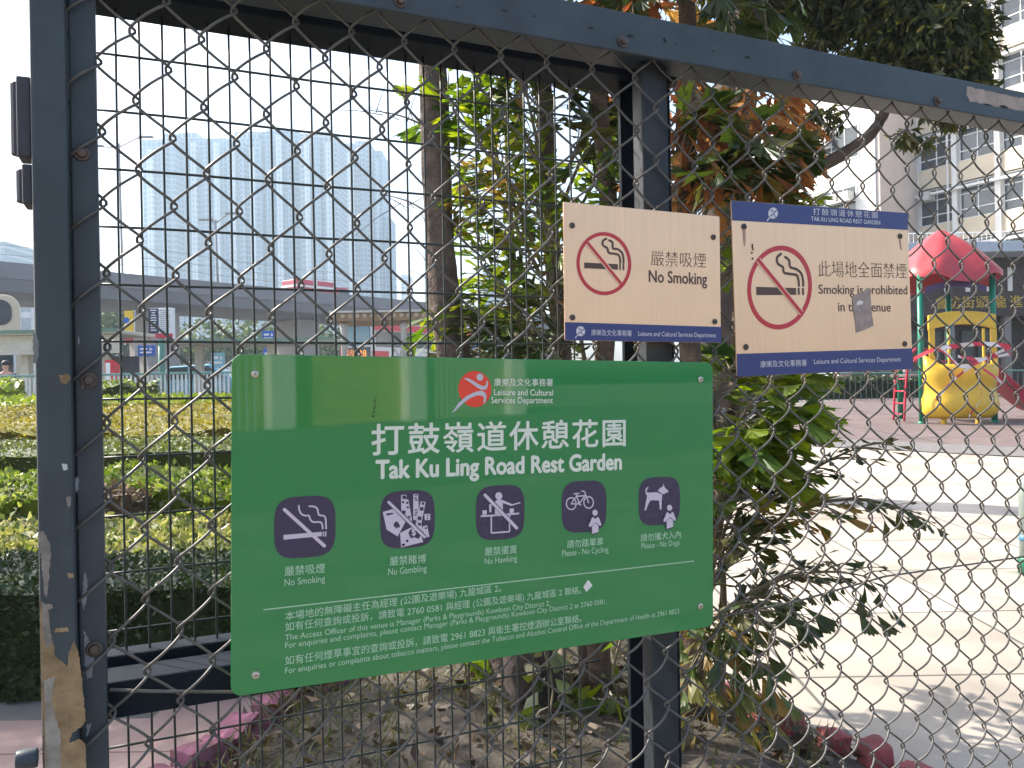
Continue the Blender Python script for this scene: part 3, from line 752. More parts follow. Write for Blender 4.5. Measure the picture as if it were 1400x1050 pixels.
V, Fq = leaf_arrays(np.array(P), np.array(D), .06, .5, .3)
tag(arrmesh('leaf_litter', V, Fq, leafmat('leaf_litter', [(.05, .03, .018), (.10, .06, .035), (.13, .09, .05), (.035, .026, .018)], .1)), kind='stuff')

def stone(c, size, rz, m, label, group, seed):
    rr = random.Random(seed); bm = bmesh.new(); bmesh.ops.create_cube(bm, size=1)
    bmesh.ops.subdivide_edges(bm, edges=bm.edges[:], cuts=3, use_grid_fill=True)
    for v in bm.verts:
        q = v.co.copy(); v.co = q.lerp(q.normalized()*.62, .28)
        n_ = noise.noise(q*2.3+Vector((seed*3.1, 0, 0)))*.17+noise.noise(q*6+Vector((seed, 5, 0)))*.05
        v.co *= 1+n_; v.co.x *= size[0]; v.co.y *= size[1]; v.co.z = v.co.z*size[2]+size[2]*.36
    me = bpy.data.meshes.new('kerb_stone'); bm.to_mesh(me); bm.free(); me.materials.append(m)
    o = bpy.data.objects.new('kerb_stone', me); COL.objects.link(o); o.location = c; o.rotation_euler = (rr.uniform(-.15, .15), rr.uniform(-.2, .2), rz)
    return tag(o, label, 'kerb stone', group)
M_pink = mat('pink_limewash', (.16, .075, .065), .9, scale=9, col2=(.44, .15, .27), bump=.6, bscale=40)
M_redst = mat('red_limewash', (.20, .075, .065), .9, scale=11, col2=(.46, .085, .11), bump=.8, bscale=40)
def along(P, step):
    out = []; acc = 0
    for i in range(len(P)-1):
        a, b_ = P[i], P[i+1]; d = (b_-a).length
        while acc < d: out.append((a.lerp(b_, acc/d), math.atan2((b_-a).y, (b_-a).x))); acc += step
        acc -= d
    return out
for i, (c, rz) in enumerate(along(near_l[2:]+bedL, .225)):
    stone((c.x, c.y, g(c.y)-.01), (R.uniform(.15, .205), R.uniform(.10, .135), R.uniform(.12, .19)), rz+R.uniform(-.22, .22), M_pink,
          'pink limewashed kerb stone, %s from the near end of the left row' % ORD[min(i, 11)], 'pink kerb stones left of the soil bed', i+1)
for i, (c, rz) in enumerate(along(bedR+near_r[:1], .165)):
    stone((c.x, c.y, g(c.y)-.01), (R.uniform(.085, .12), R.uniform(.075, .10), R.uniform(.11, .15)), rz+R.uniform(-.5, .5), M_redst,
          'dull red rough kerb stone, %s from the post in the right row' % ORD[min(i, 11)], 'red kerb stones right of the soil bed', i+40)

# ------------------------------------------------------------------ trunks and fishtail palms in the planter
M_bark = mat('peeling_bark', (.045, .032, .026), .92, scale=13, col2=(.17, .125, .10), bump=1.0, bscale=38, detail=9)
M_bark_dark = mat('dark_bark', (.030, .022, .018), .9, scale=9, col2=(.085, .06, .05), bump=1.0, bscale=35)
M_pstem = mat('palm_stem', (.10, .085, .05), .8, scale=6, col2=(.24, .19, .13), bump=.6, bscale=30)
M_fibre = mat('palm_fibre', (.05, .033, .024), .95, scale=16, col2=(.19, .13, .09), bump=1.0, bscale=60)
def trunkmesh(b, P, r0, r1, n=14, lump=.10, seed=0, sub=8):
    Q = smoothpath(P, sub); m_ = len(Q); o = len(b.v)
    b.tube(Q, [r0+(r1-r0)*i/(m_-1) for i in range(m_)], n)
    for i in range(o, len(b.v)):
        k = (i-o)//n; v = Vector(b.v[i]); c = Q[min(k, m_-1)]
        b.v[i] = tuple(c+(v-c)*(1+lump*2*noise.noise(Vector((v.x*22+seed, v.y*22, v.z*3.5)))+lump*noise.noise(Vector((v.x*60, v.y*60+seed, v.z*12)))))
    return b
def leaflet(b, base, d, nrm_, length, width, rr):
    """one ragged wedge of a fishtail palm"""
    d = d.normalized(); sd = d.cross(nrm_).normalized(); nn_ = sd.cross(d)
    m_ = rr.randint(3, 5); h = width/2
    edge = []
    for i in range(m_*2+1):
        t = i/(m_*2)*2-1
        l_ = length*(1.0-.22*(t+1)/2*rr.uniform(.6, 1.3)) * (1 if i % 2 == 0 else rr.uniform(.82, .93))
        if i == 0: l_ = length*rr.uniform(1.0, 1.2)
        edge.append(base+d*l_*(1-.10*t*t)+sd*h*t+nn_*length*(.10*abs(t)-.06))
    mid = base+d*length*.45+nn_*length*.03
    e0, e1 = base+d*length*.35+sd*(-h*.42), base+d*length*.35+sd*(h*.42)
    vs = [base, e0, mid, e1]+edge; n_ = len(edge)
    fs = [(0, 2, 1), (0, 3, 2), (1, 2, 4), (3, 3+n_, 2)]+[(2, 4+i+1, 4+i) for i in range(n_-1)]
    b.add(vs, fs)
def frond(parent, p0, p1, sag, m, seed, span=.42, ll=.15, nb=9, start=.25, stemr=.010, mstem=None, wide=.62, name='frond', lift=0.0):
    rr = random.Random(seed); p0, p1 = Vector(p0), Vector(p1)
    mid = (p0+p1)/2+Vector((0, 0, sag)); b = MB()
    f_ = lambda t: p0*(1-t)**2+mid*2*t*(1-t)+p1*t*t
    pts = [f_(i/12) for i in range(13)]
    b.use(mstem or M_pstem).tube(pts, [stemr*(1-.75*i/12) for i in range(13)], 6)
    side0 = (p1-p0).cross(Vector((0, 0, 1))).normalized()
    side0 = (side0+Vector((rr.uniform(-.3, .3), rr.uniform(-.3, .3), rr.uniform(-.5, .5)))).normalized()
    for k in range(nb):
        t = start+(1-start)*(k+.5)/nb
        c = f_(t); tg = (f_(min(1, t+.05))-f_(t-.05)).normalized()
        for sgn in (-1, 1):
            ln = span*(1-.55*abs(t-.55)/.5)*rr.uniform(.7, 1.15)
            dr = (tg*rr.uniform(.55, 1.0)+side0*sgn*rr.uniform(.7, 1.1)+Vector((0, 0, rr.uniform(-.25, .35)+lift))).normalized()
            q0 = c; q2 = c+dr*ln+Vector((0, 0, -ln*.30)); q1 = (q0+q2)/2+Vector((0, 0, ln*.12))
            h = lambda u: q0*(1-u)**2+q1*2*u*(1-u)+q2*u*u
            b.use(mstem or M_pstem).tube([h(0), h(.33), h(.66), h(1)], [.0035, .003, .0022, .0012], 5, False)
            nl = max(3, int(ln/.045)); b.use(m)
            for j in range(nl):
                u = .18+.82*j/(nl-1); pos = h(u); tj = (h(min(1, u+.08))-h(max(0, u-.08))).normalized()
                sj = tj.cross(Vector((0, 0, 1))).normalized()*(1 if j % 2 else -1)
                dj = tj*rr.uniform(.6, 1.0)+sj*(.75 if j < nl-1 else .1)+Vector((0, 0, rr.uniform(-.55, .15)))
                nj = Vector((rr.gauss(0, .45), rr.gauss(0, .45), 1)).normalized()
                l_ = ll*.82*rr.uniform(.6, 1.3)
                leaflet(b, pos, dj, nj, l_, l_*wide*.80*rr.uniform(.65, 1.3), rr)
    return b.build(name, parent, fixn=False)
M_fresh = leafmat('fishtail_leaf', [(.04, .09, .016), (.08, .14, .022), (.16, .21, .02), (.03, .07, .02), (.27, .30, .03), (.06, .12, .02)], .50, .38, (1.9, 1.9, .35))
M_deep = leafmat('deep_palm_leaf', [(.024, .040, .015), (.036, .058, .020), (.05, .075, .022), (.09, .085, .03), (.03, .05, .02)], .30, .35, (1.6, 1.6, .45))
M_dead = leafmat('dead_frond', [(.17, .058, .022), (.30, .12, .040), (.42, .23, .085), (.24, .085, .035), (.36, .30, .09)], .5, .8, (1.7, 1.3, .8))
M_mixed = leafmat('aging_palm_leaf', [(.05, .09, .025), (.09, .13, .03), (.20, .16, .04), (.26, .15, .05)], .4, .45, (1.5, 1.4, .5))

t = thing('tree', 'tree with pale peeling bark left of the palms, behind the welded mesh', 'tree', gp(700, 985))
o_ = t.location
def rel(q, o0=None): return Vector(q)-Vector(o0 if o0 is not None else o_)
b = MB().use(M_bark)
trunkmesh(b, [rel(p) for p in (gp(706, 990)+Vector((0, 0, -.05)), at(695, 930, 3.35), at(660, 720, 3.4), at(622, 500, 3.4), at(606, 400, 3.4), at(599, 260, 3.4), at(592, 90, 3.4), at(588, -120, 3.4), at(560, -420, 3.4))], .085, .050, 16, .11)
b.build('trunk', t, True)
for q, e2, r_ in (((600, 300), (520, 265), .006), ((604, 340), (640, 290), .007), ((612, 420), (585, 360), .005), ((598, 180), (500, 150), .006)):
    b = MB().use(M_bark); p_ = at(*q, 3.4); p2 = at(*e2, 3.6); trunkmesh(b, [rel(p_), rel(p_.lerp(p2, .5)+Vector((0, 0, .02))), rel(p2)], r_, .0015, 6, .05)
    for j in range(6):
        c = p_.lerp(p2, .3+.11*j); d_ = Vector((R.gauss(0, .12), R.gauss(0, .1), R.gauss(0, .09))); b.tube([rel(c), rel(c+d_*.5+Vector((0, 0, .01))), rel(c+d_)], [.0025, .0018, .001], 4)
    b.build('twig', t, True)
crownleaves(t, [(Vector((-1.2, 5.9, 6.0)), (1.5, 1.2, .6), 1500), (Vector((.3, 5.0, 6.2)), (1.3, 1.1, .6), 1100), (Vector((-.4, 3.6, 5.4)), (1.0, .9, .6), 700)], o_, .14, M_fresh, .5, .5, .4)
b = MB().use(M_bark); trunkmesh(b, [rel(at(560, -420, 3.4)), Vector((-.5, .6, 5.2)), Vector((-.7, 2.2, 5.9))], .05, .02, 8, .08); trunkmesh(b, [rel(at(560, -420, 3.4)), Vector((.1, .5, 5.2)), Vector((.6, 1.5, 6.0))], .04, .02, 8, .08); b.build('branch', t, True)
lp = []; ld = []
for k in range(700):
    a = R.uniform(0, 6.28); rad = R.uniform(.1, 1.5); lp.append((at(585, -430, 3.4).x-o_.x+math.cos(a)*rad, math.sin(a)*rad, at(585, -430, 3.4).z-o_.z+R.uniform(-.2, .8))); ld.append((math.cos(a), math.sin(a), R.uniform(-.8, .2)))
V, Fq = leaf_arrays(np.array(lp), np.array(ld), .13, .45, .5)
arrmesh('crown', V, Fq, M_fresh, t)

def palm(name, label, base, stems, fronds, o0=None):
    t = thing(name, label, 'palm', base)
    for (P, r0, r1, m) in stems:
        b = MB().use(m); trunkmesh(b, [rel(p, base) for p in P], r0, r1, 12, .08, R.random()*9)
        b.build('stem', t, True)
    for i, f_ in enumerate(fronds):
        (x0, y0, Y0), (x1, y1, Y1), sag, m, kw = f_
        kw = dict(kw); seed = kw.pop('seed', int(x0*7+y0*3+x1)); ms = kw.pop('mstem', None)
        frond(t, rel(at(x0, y0, Y0), base), rel(at(x1, y1, Y1), base), sag, m, seed, mstem=ms, **kw)
    return t
# middle clump, seen through the welded mesh
pb = gp(800, 1010)
palm('fishtail_palm', 'fishtail palm with grey stems and glowing green leaves behind the welded mesh', pb,
     [((pb, at(806, 930, 3.25), at(778, 600, 3.4), at(764, 430, 3.45), at(750, 280, 3.5), at(745, 120, 3.5), at(742, -100, 3.5)), .046, .032, M_bark),
      ((pb+Vector((.08, .1, 0)), at(815, 800, 3.2), at(826, 500, 3.2), at(832, 300, 3.2), at(818, 130, 3.2), at(806, -60, 3.2)), .045, .030, M_fibre),
      ((pb+Vector((-.12, .15, 0)), at(770, 800, 3.6), at(716, 520, 3.8), at(700, 330, 3.8), at(690, 120, 3.8)), .022, .012, M_pstem)],
     [((740, 360, 3.5), (606, 120, 3.3), .10, M_fresh, dict(ll=.17, span=.34, nb=8)),
      ((745, 260, 3.5), (660, 60, 3.6), .12, M_fresh, dict(ll=.17, span=.34, nb=8)),
      ((715, 470, 3.7), (640, 300, 3.6), .08, M_fresh, dict(ll=.15, span=.30)),
      ((715, 500, 3.7), (612, 425, 3.6), .18, M_fresh, dict(ll=.15, span=.30)),
      ((720, 420, 3.7), (690, 200, 4.0), .10, M_mixed, dict(ll=.15, span=.32)),
      ((760, 420, 3.4), (735, 230, 3.4), .06, M_fresh, dict(ll=.15, span=.28)),
      ((762, 300, 3.5), (840, 150, 3.6), .12, M_fresh, dict(ll=.15, span=.30)),
      ((770, 420, 3.6), (845, 300, 4.0), .15, M_mixed, dict(ll=.15, span=.34)),
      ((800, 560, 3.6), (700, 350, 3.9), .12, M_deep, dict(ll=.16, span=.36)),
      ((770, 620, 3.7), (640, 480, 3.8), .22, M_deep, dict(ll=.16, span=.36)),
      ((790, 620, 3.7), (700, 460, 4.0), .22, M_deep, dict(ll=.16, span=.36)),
      ((820, 500, 3.5), (860, 330, 3.9), .14, M_fresh, dict(ll=.15, span=.30)),
      ((742, 120, 3.5), (640, 20, 3.4), .30, M_fresh, dict(ll=.17, span=.34)),
      ((742, 60, 3.5), (820, 120, 3.3), .40, M_deep, dict(ll=.17, span=.34)),
      ((740, 100, 3.5), (700, 240, 3.6), .45, M_mixed, dict(ll=.13, span=.20)),
      ((806, 20, 3.2), (900, 160, 3.6), .55, M_dead, dict(ll=.18, span=.30)),
      ((730, 330, 3.3), (640, 150, 3.2), .08, M_fresh, dict(ll=.16, span=.26, wide=.42)),
      ((740, 380, 3.3), (650, 240, 3.2), .10, M_mixed, dict(ll=.15, span=.24, wide=.42)),
      ((745, 250, 3.3), (710, 90, 3.2), .05, M_deep, dict(ll=.16, span=.26, wide=.5)),
      ((770, 330, 3.3), (850, 200, 3.3), .06, M_fresh, dict(ll=.16, span=.24, wide=.42)),
      ((770, 250, 3.3), (835, 110, 3.3), .06, M_deep, dict(ll=.17, span=.24, wide=.5)),
      ((780, 420, 3.2), (720, 250, 3.2), .05, M_fresh, dict(ll=.15, span=.24, wide=.36)),
      ((760, 520, 3.3), (660, 380, 3.2), .10, M_fresh, dict(ll=.15, span=.26, wide=.36)),
      ((770, 560, 3.3), (700, 430, 3.2), .10, M_deep, dict(ll=.16, span=.28, wide=.42)),
      ((760, 560, 3.4), (640, 430, 3.4), .14, M_deep, dict(ll=.16, span=.28, wide=.36)),
      ((800, 500, 3.2), (770, 330, 3.1), .05, M_mixed, dict(ll=.15, span=.22, wide=.36)),
      ((830, 420, 3.2), (850, 260, 3.1), .06, M_fresh, dict(ll=.15, span=.22, wide=.4)),
      ((780, 560, 3.2), (745, 400, 3.15), .08, M_deep, dict(ll=.16, span=.26, wide=.36))])
# right clump, behind and right of the middle post
pc = gp(955, 1000)
palm('fishtail_palm', 'fishtail palm right of the middle post, arching fronds low over the pale plaza', pc,
     [((pc, at(948, 930, 2.95), at(950, 760, 2.95), at(946, 560, 3.0), at(940, 380, 3.0), at(938, 200, 3.05), at(940, 40, 3.1), at(935, -200, 3.1)), .05, .032, M_fibre),
      ((pc+Vector((.1, .1, 0)), at(990, 860, 3.1), at(984, 700, 3.1), at(975, 560, 3.1)), .016, .008, M_pstem),
      ((pc+Vector((-.05, .2, 0)), at(1000, 600, 3.3), at(1010, 300, 3.3), at(1016, 60, 3.3), at(1020, -120, 3.3)), .030, .022, M_fibre)],
     [((950, 700, 2.9), (1080, 500, 2.8), .16, M_fresh, dict(ll=.19, span=.30, wide=.75)),
      ((945, 650, 2.9), (1085, 560, 2.75), .10, M_fresh, dict(ll=.19, span=.24, wide=.7)),
      ((950, 700, 2.9), (1030, 630, 2.75), .10, M_fresh, dict(ll=.18, span=.24, wide=.7)),
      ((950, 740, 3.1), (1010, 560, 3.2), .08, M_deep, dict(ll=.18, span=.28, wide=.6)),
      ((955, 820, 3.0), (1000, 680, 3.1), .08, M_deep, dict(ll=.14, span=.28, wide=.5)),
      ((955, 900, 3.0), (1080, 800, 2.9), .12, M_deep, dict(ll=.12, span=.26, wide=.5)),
      ((950, 930, 2.85), (985, 850, 2.8), .06, M_mixed, dict(ll=.15, span=.22, wide=.5)),
      ((945, 620, 3.0), (1020, 480, 3.1), .10, M_fresh, dict(ll=.19, span=.30, wide=.75)),
      ((950, 760, 2.9), (1045, 590, 2.7), .14, M_fresh, dict(ll=.20, span=.26, wide=.8)),
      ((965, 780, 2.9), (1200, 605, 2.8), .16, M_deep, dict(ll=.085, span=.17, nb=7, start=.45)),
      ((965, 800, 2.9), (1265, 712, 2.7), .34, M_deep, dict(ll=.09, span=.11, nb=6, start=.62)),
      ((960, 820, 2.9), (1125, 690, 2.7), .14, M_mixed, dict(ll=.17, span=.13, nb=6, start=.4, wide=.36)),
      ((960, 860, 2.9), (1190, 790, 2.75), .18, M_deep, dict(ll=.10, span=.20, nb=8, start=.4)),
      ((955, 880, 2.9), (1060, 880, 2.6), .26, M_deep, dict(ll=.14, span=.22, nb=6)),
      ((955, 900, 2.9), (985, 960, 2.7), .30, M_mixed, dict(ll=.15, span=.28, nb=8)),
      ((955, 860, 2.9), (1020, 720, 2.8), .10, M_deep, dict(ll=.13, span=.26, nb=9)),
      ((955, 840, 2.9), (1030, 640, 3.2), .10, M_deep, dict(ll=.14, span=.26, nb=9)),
      ((940, 420, 3.0), (1075, 275, 3.0), .16, M_fresh, dict(ll=.20, span=.26, wide=.45)),
      ((942, 340, 3.0), (1040, 200, 2.8), .12, M_deep, dict(ll=.21, span=.30, wide=.7)),
      ((938, 360, 3.0), (915, 170, 2.9), .10, M_deep, dict(ll=.18, span=.28)),
      ((945, 460, 3.0), (1060, 300, 3.1), .10, M_fresh, dict(ll=.18, span=.34, wide=.5)),
      ((942, 150, 3.0), (985, 270, 2.8), .34, M_dead, dict(ll=.19, span=.26, nb=10, wide=.5)),
      ((1012, 120, 3.2), (1045, 250, 3.0), .36, M_dead, dict(ll=.19, span=.20, nb=10, wide=.4)),
      ((940, 100, 3.0), (945, 240, 2.9), .30, M_dead, dict(ll=.18, span=.24, nb=9, wide=.5)),
      ((1015, 140, 3.2), (1095, 175, 3.1), .20, M_dead, dict(ll=.17, span=.14, nb=7, wide=.4)),
      ((1012, 220, 3.2), (1080, 300, 3.1), .24, M_mixed, dict(ll=.17, span=.16, nb=7, wide=.4)),
      ((940, 40, 3.1), (885, -30, 3.0), .20, M_dead, dict(ll=.19, span=.24, wide=.4)),
      ((936, -60, 3.1), (1000, 30, 3.0), .35, M_deep, dict(ll=.20, span=.30)),
      ((936, -80, 3.1), (860, 10, 3.0), .35, M_deep, dict(ll=.20, span=.30)),
      ((1018, -60, 3.3), (1050, 60, 3.1), .35, M_deep, dict(ll=.16, span=.16, nb=6))])
# stump and creeper under the notice
sp = gp(735, 1008)
t = thing('tree_stump', 'dark rotten tree stump under the green notice board', 'tree stump', sp)
b = MB().use(M_bark_dark)
trunkmesh(b, [rel(p, sp) for p in (sp+Vector((0, 0, -.06)), at(728, 960, sp.y), at(722, 900, sp.y), at(724, 850, sp.y), at(730, 800, sp.y))], .125, .075, 18, .22, 3)
b.build('trunk', t, True)
def creeper(name, label, cat, pts, n, size, m, jit=.07):
    base = pts[0]; t = thing(name, label, cat, base); b = MB().use(M_pstem)
    Q = smoothpath([rel(p, base) for p in pts], 5); b.tube(Q, .005, 6); b.build('stem', t, True)
    P = []; D = []
    for i in range(n):
        q = R.choice(Q); a = R.uniform(0, 6.28); P.append(q+Vector((math.cos(a)*jit*R.random(), math.sin(a)*jit*R.random()-.02, 0))); D.append((math.cos(a), math.sin(a)-.5, R.uniform(-.6, .5)))
    V, Fq = leaf_arrays(np.array(P), np.array(D), size, .62, .4); arrmesh('leaves', V, Fq, m, t); return t
creeper('climbing_plant', 'small round-leaved creeper climbing in front of the dark stump', 'creeper', [gp(752, 1030)+Vector((0, -.1, .02)), at(752, 980, 2.85), at(756, 940, 2.9), at(745, 890, 2.9), at(735, 850, 2.9)], 46, .085, M_deep)
creeper('broad_leaved_plant', 'broad pale green seedling at the soil bed left of the stump', 'plant', [gp(642, 968), at(640, 940, 3.3), at(636, 905, 3.3), at(640, 880, 3.3)], 9, .17, M_fresh)
creeper('climbing_plant', 'ivy hanging on the palm stem beside the middle post foot', 'creeper', [gp(842, 1010), at(846, 960, 2.95), at(838, 920, 2.95), at(850, 870, 2.95)], 26, .10, M_fresh)

# ------------------------------------------------------------------ clipped hedges, row behind row
def hedge(label, x0, x1, y0, y1, zt0, zt1, m, leaf, n, rough=.05, group='hedge rows between the fence and the street', aspect=.55):
    """x range, depth range, top height at the front and at the back; core plus a skin of leaves"""
    base = Vector(((x0+x1)/2, (y0+y1)/2, g((y0+y1)/2)))
    nx, ny = max(6, int((x1-x0)/.12)), max(4, int((y1-y0)/.12))
    top = lambda x, y: zt0+(zt1-zt0)*(y-y0)/(y1-y0)+noise.noise(Vector((x*1.3, y*1.3, x0)))*rough*1.6+noise.noise(Vector((x*5, y*5, 7)))*rough
    V = []; Fq = []
    for j in range(ny+1):
        for i in range(nx+1):
            x = x0+(x1-x0)*i/nx; y = y0+(y1-y0)*j/ny; V.append((x, y, top(x, y)-leaf*.5))
    o = len(V)
    for j in range(ny):
        for i in range(nx): a = j*(nx+1)+i; Fq.append((a, a+1, a+nx+2, a+nx+1))
    rim = [i for i in range(nx+1)]+[j*(nx+1)+nx for j in range(1, ny+1)]+[ny*(nx+1)+i for i in range(nx-1, -1, -1)]+[j*(nx+1) for j in range(ny-1, 0, -1)]
    for q in rim: V.append((V[q][0], V[q][1], g(V[q][1])))
    for k in range(len(rim)): Fq.append((rim[k], rim[(k+1) % len(rim)], o+(k+1) % len(rim), o+k))
    V = np.array(V)-np.array(base)
    Q = np.array(Fq)
    P = []; D = []
    A_top = (x1-x0)*(y1-y0); A_fr = (x1-x0)*max(.2, zt0-g(y0)); A_sd = (y1-y0)*max(.2, zt0-g(y0))
    tot = A_top+A_fr*1.4+A_sd*2
    for k in range(n):
        u = R.random()*tot
        if u < A_top:
            x, y = R.uniform(x0, x1), R.uniform(y0, y1); P.append((x, y, top(x, y)+R.gauss(0, leaf*.25)-leaf*.4)); D.append((R.gauss(0, .8), R.gauss(0, .8), R.uniform(.2, 1)))
        elif u < A_top+A_fr*1.4:
            x = R.uniform(x0, x1); zz_ = R.random(); z = g(y0)+zz_*(top(x, y0)-g(y0)); P.append((x, y0+R.gauss(0, leaf*.3)+noise.noise(Vector((x*4, z*4, 3)))*rough, z)); D.append((R.gauss(0, .7), -R.uniform(.3, 1), R.uniform(-.2, .9)))
        else:
            y = R.uniform(y0, y1); sx = R.choice((0, 1)); x = (x0, x1)[sx]; z = g(y)+R.random()*(top(x, y)-g(y)); P.append((x+R.gauss(0, leaf*.3), y, z)); D.append(((-1, 1)[sx]*R.uniform(.3, 1), R.gauss(0, .6), R.uniform(-.2, .9)))
    LV, LF = leaf_arrays(np.array(P)-np.array(base), np.array(D), leaf, aspect, .35)
    V2 = np.vstack([V, LV]); F2 = np.vstack([Q, LF+len(V)])
    o = arrmesh('hedge', V2, F2, m); o.location = base
    return tag(o, label, 'hedge', group)
M_h1 = leafmat('box_leaf', [(.020, .038, .013), (.036, .062, .020), (.060, .085, .030), (.026, .046, .018)], .15, .4)
M_h2 = leafmat('variegated_leaf', [(.05, .085, .022), (.40, .37, .16), (.55, .51, .30), (.10, .15, .035), (.30, .30, .09), (.04, .07, .02), (.46, .43, .22)], .35, .4, (1.2, 1.25, .6))
M_h3 = leafmat('green_shrub_leaf', [(.04, .075, .016), (.11, .16, .028), (.22, .25, .05), (.035, .065, .016), (.38, .38, .15), (.09, .14, .022)], .35, .35, (1.3, 1.5, .5))
M_h4 = leafmat('low_hedge_leaf', [(.06, .085, .022), (.13, .15, .035), (.21, .21, .05)], .2, .5)
M_h5 = leafmat('golden_leaf', [(.24, .20, .025), (.34, .27, .035), (.18, .17, .025), (.40, .34, .07)], .3, .5, (1.2, 1.2, .5))
M_h6 = leafmat('lime_leaf', [(.12, .18, .025), (.20, .25, .03), (.28, .30, .05), (.09, .15, .02)], .38, .4, (1.3, 1.4, .4))
hedge('nearest hedge, small dark leaves, clipped flat beside the pink path', -5.5, -1.18, 3.50, 4.10, .50, .52, M_h1, .030, 22000, .022)
hedge('pale variegated bushy row just behind the dark front hedge', -6.0, -1.0, 4.2, 5.25, .43, .53, M_h2, .055, 15000, .055)
hedge('leafy mid green row in the middle of the bed, white flecks on top', -7.0, -1.1, 5.85, 7.2, .59, .67, M_h3, .062, 14000, .065)
hedge('low clipped hedge with dark side and pale top behind the leafy green row', -9.0, -1.2, 8.0, 9.6, .75, .79, M_h4, .045, 13000, .03)
hedge('golden yellow clipped hedge, the broad band below the lime row', -13.0, -1.5, 10.2, 13.6, .84, 1.12, M_h5, .055, 22000, .06)
hedge('bright lime green row farthest back, at the foot of the railing', -18.0, -2.0, 14.5, 17.0, 1.17, 1.24, M_h6, .10, 12000, .05)
hedge('dark rounded shrub in front of the railing beside the left post', -9.4, -8.0, 17.4, 18.2, 1.45, 1.55, M_h3, .10, 900, .12, group=None)
hedge('leafy green shrub left of the rusty post, reaching up the railing', -12.8, -10.9, 16.6, 18.0, 1.45, 1.62, M_h6, .12, 1400, .16, group=None)
hedge('brown dried bush at the left end beside the post', -3.2, -2.66, 5.55, 5.95, .62, .66, leafmat('dry_shrub', [(.09, .06, .045), (.16, .11, .08), (.22, .16, .11)], .1, .8), .06, 900, .08, group=None)

# ------------------------------------------------------------------ big shade tree and plaza furniture on the right
M_tree = leafmat('shade_tree_leaf', [(.020, .032, .012), (.036, .050, .016), (.060, .072, .020), (.10, .090, .028), (.030, .044, .018)], .42, .45, (1.7, 1.6, .5))
YT = 8.6
tb = gp(985, 640); tb = Vector((at(985, 600, YT).x, YT, g(YT)))
t = thing('shade_tree', 'large dark-leaved tree with forked trunk above the fence rail on the right', 'tree', tb)
b = MB().use(M_bark_dark)
rt = lambda x, y, Y=YT: rel(at(x, y, Y), tb)
trunkmesh(b, [Vector((0, 0, -.1)), rt(985, 450), rt(990, 300), rt(1002, 150), rt(1015, 60), rt(1030, -60), rt(1045, -200), rt(1060, -380)], .30, .12, 16, .10, 4)
trunkmesh(b, [rt(1008, 110), rt(1042, 50), rt(1075, -10), rt(1130, -90, 8.3), rt(1230, -170, 8.0)], .16, .05, 10, .08, 5)
trunkmesh(b, [rt(1025, 95), rt(1058, 40), rt(1080, 0), rt(1110, -60), rt(1120, -160, 9.4)], .10, .04, 10, .08, 6)
trunkmesh(b, [rt(990, 310), rt(1050, 285), rt(1100, 242, 8.3), rt(1150, 212, 8.1), rt(1185, 188, 7.9), rt(1206, 160, 7.8), rt(1222, 118, 7.7), rt(1236, 82, 7.6), rt(1250, 20, 7.6)], .085, .03, 12, .08, 7)
trunkmesh(b, [rt(1100, 242, 8.3), rt(1090, 170, 8.2), rt(1105, 90, 8.2), rt(1112, 50, 8.2), rt(1140, -40, 8.2)], .06, .03, 8, .08, 8)
b.build('trunk', t, True)
bl = []
for (x, y, Y, r, n) in ((1108, 5, 8.3, .34, 1400), (1085, -20, 8.4, .30, 900), (1165, -8, 8.1, .46, 2400), (1215, 20, 7.9, .50, 3000), (1262, 45, 7.7, .52, 3200), (1300, 80, 7.6, .40, 2400), (1312, 128, 7.6, .30, 1800), (1285, 100, 7.6, .36, 2000), (1322, 40, 7.6, .26, 1000),
                        (1225, 75, 7.8, .28, 1200), (1120, 52, 8.2, .18, 420), (1148, 42, 8.1, .14, 240), (1100, 100, 8.2, .16, 260), (1125, 165, 8.2, .20, 300), (1085, 190, 8.2, .22, 340), (1238, 187, 7.7, .10, 110), (1262, 196, 7.7, .08, 60), (1250, 108, 7.7, .12, 200), (1180, 75, 7.9, .14, 220), (1215, 88, 7.9, .12, 180),
                        (1045, -40, 8.6, .5, 1400), (960, -80, 8.8, .9, 1800), (1110, -120, 8.4, .9, 2800), (1220, -110, 8.0, .9, 3000), (1300, -90, 7.8, .6, 2000), (1050, -240, 8.6, 1.2, 2500), (1190, -260, 8.2, 1.2, 2500)):
    bl.append((at(x, y, Y), (r, r*1.1, r*.85), n))
bl += [(Vector((-3.2, 8.6, 7.3)), (1.5, 1.0, .5), 1300), (Vector((-1.4, 8.7, 7.4)), (1.3, 1.0, .5), 1000), (Vector((.3, 8.8, 7.2)), (1.2, 1.0, .6), 1000)]
crownleaves(t, bl, tb, .105, M_tree, .5, .75, .34)
b = MB().use(M_bark_dark); trunkmesh(b, [rt(1045, -200), Vector((1.2, 8.7, 6.6))-tb, Vector((-.8, 8.7, 7.0))-tb, Vector((-3.0, 8.6, 7.2))-tb], .10, .03, 8, .08); b.build('branch', t, True)

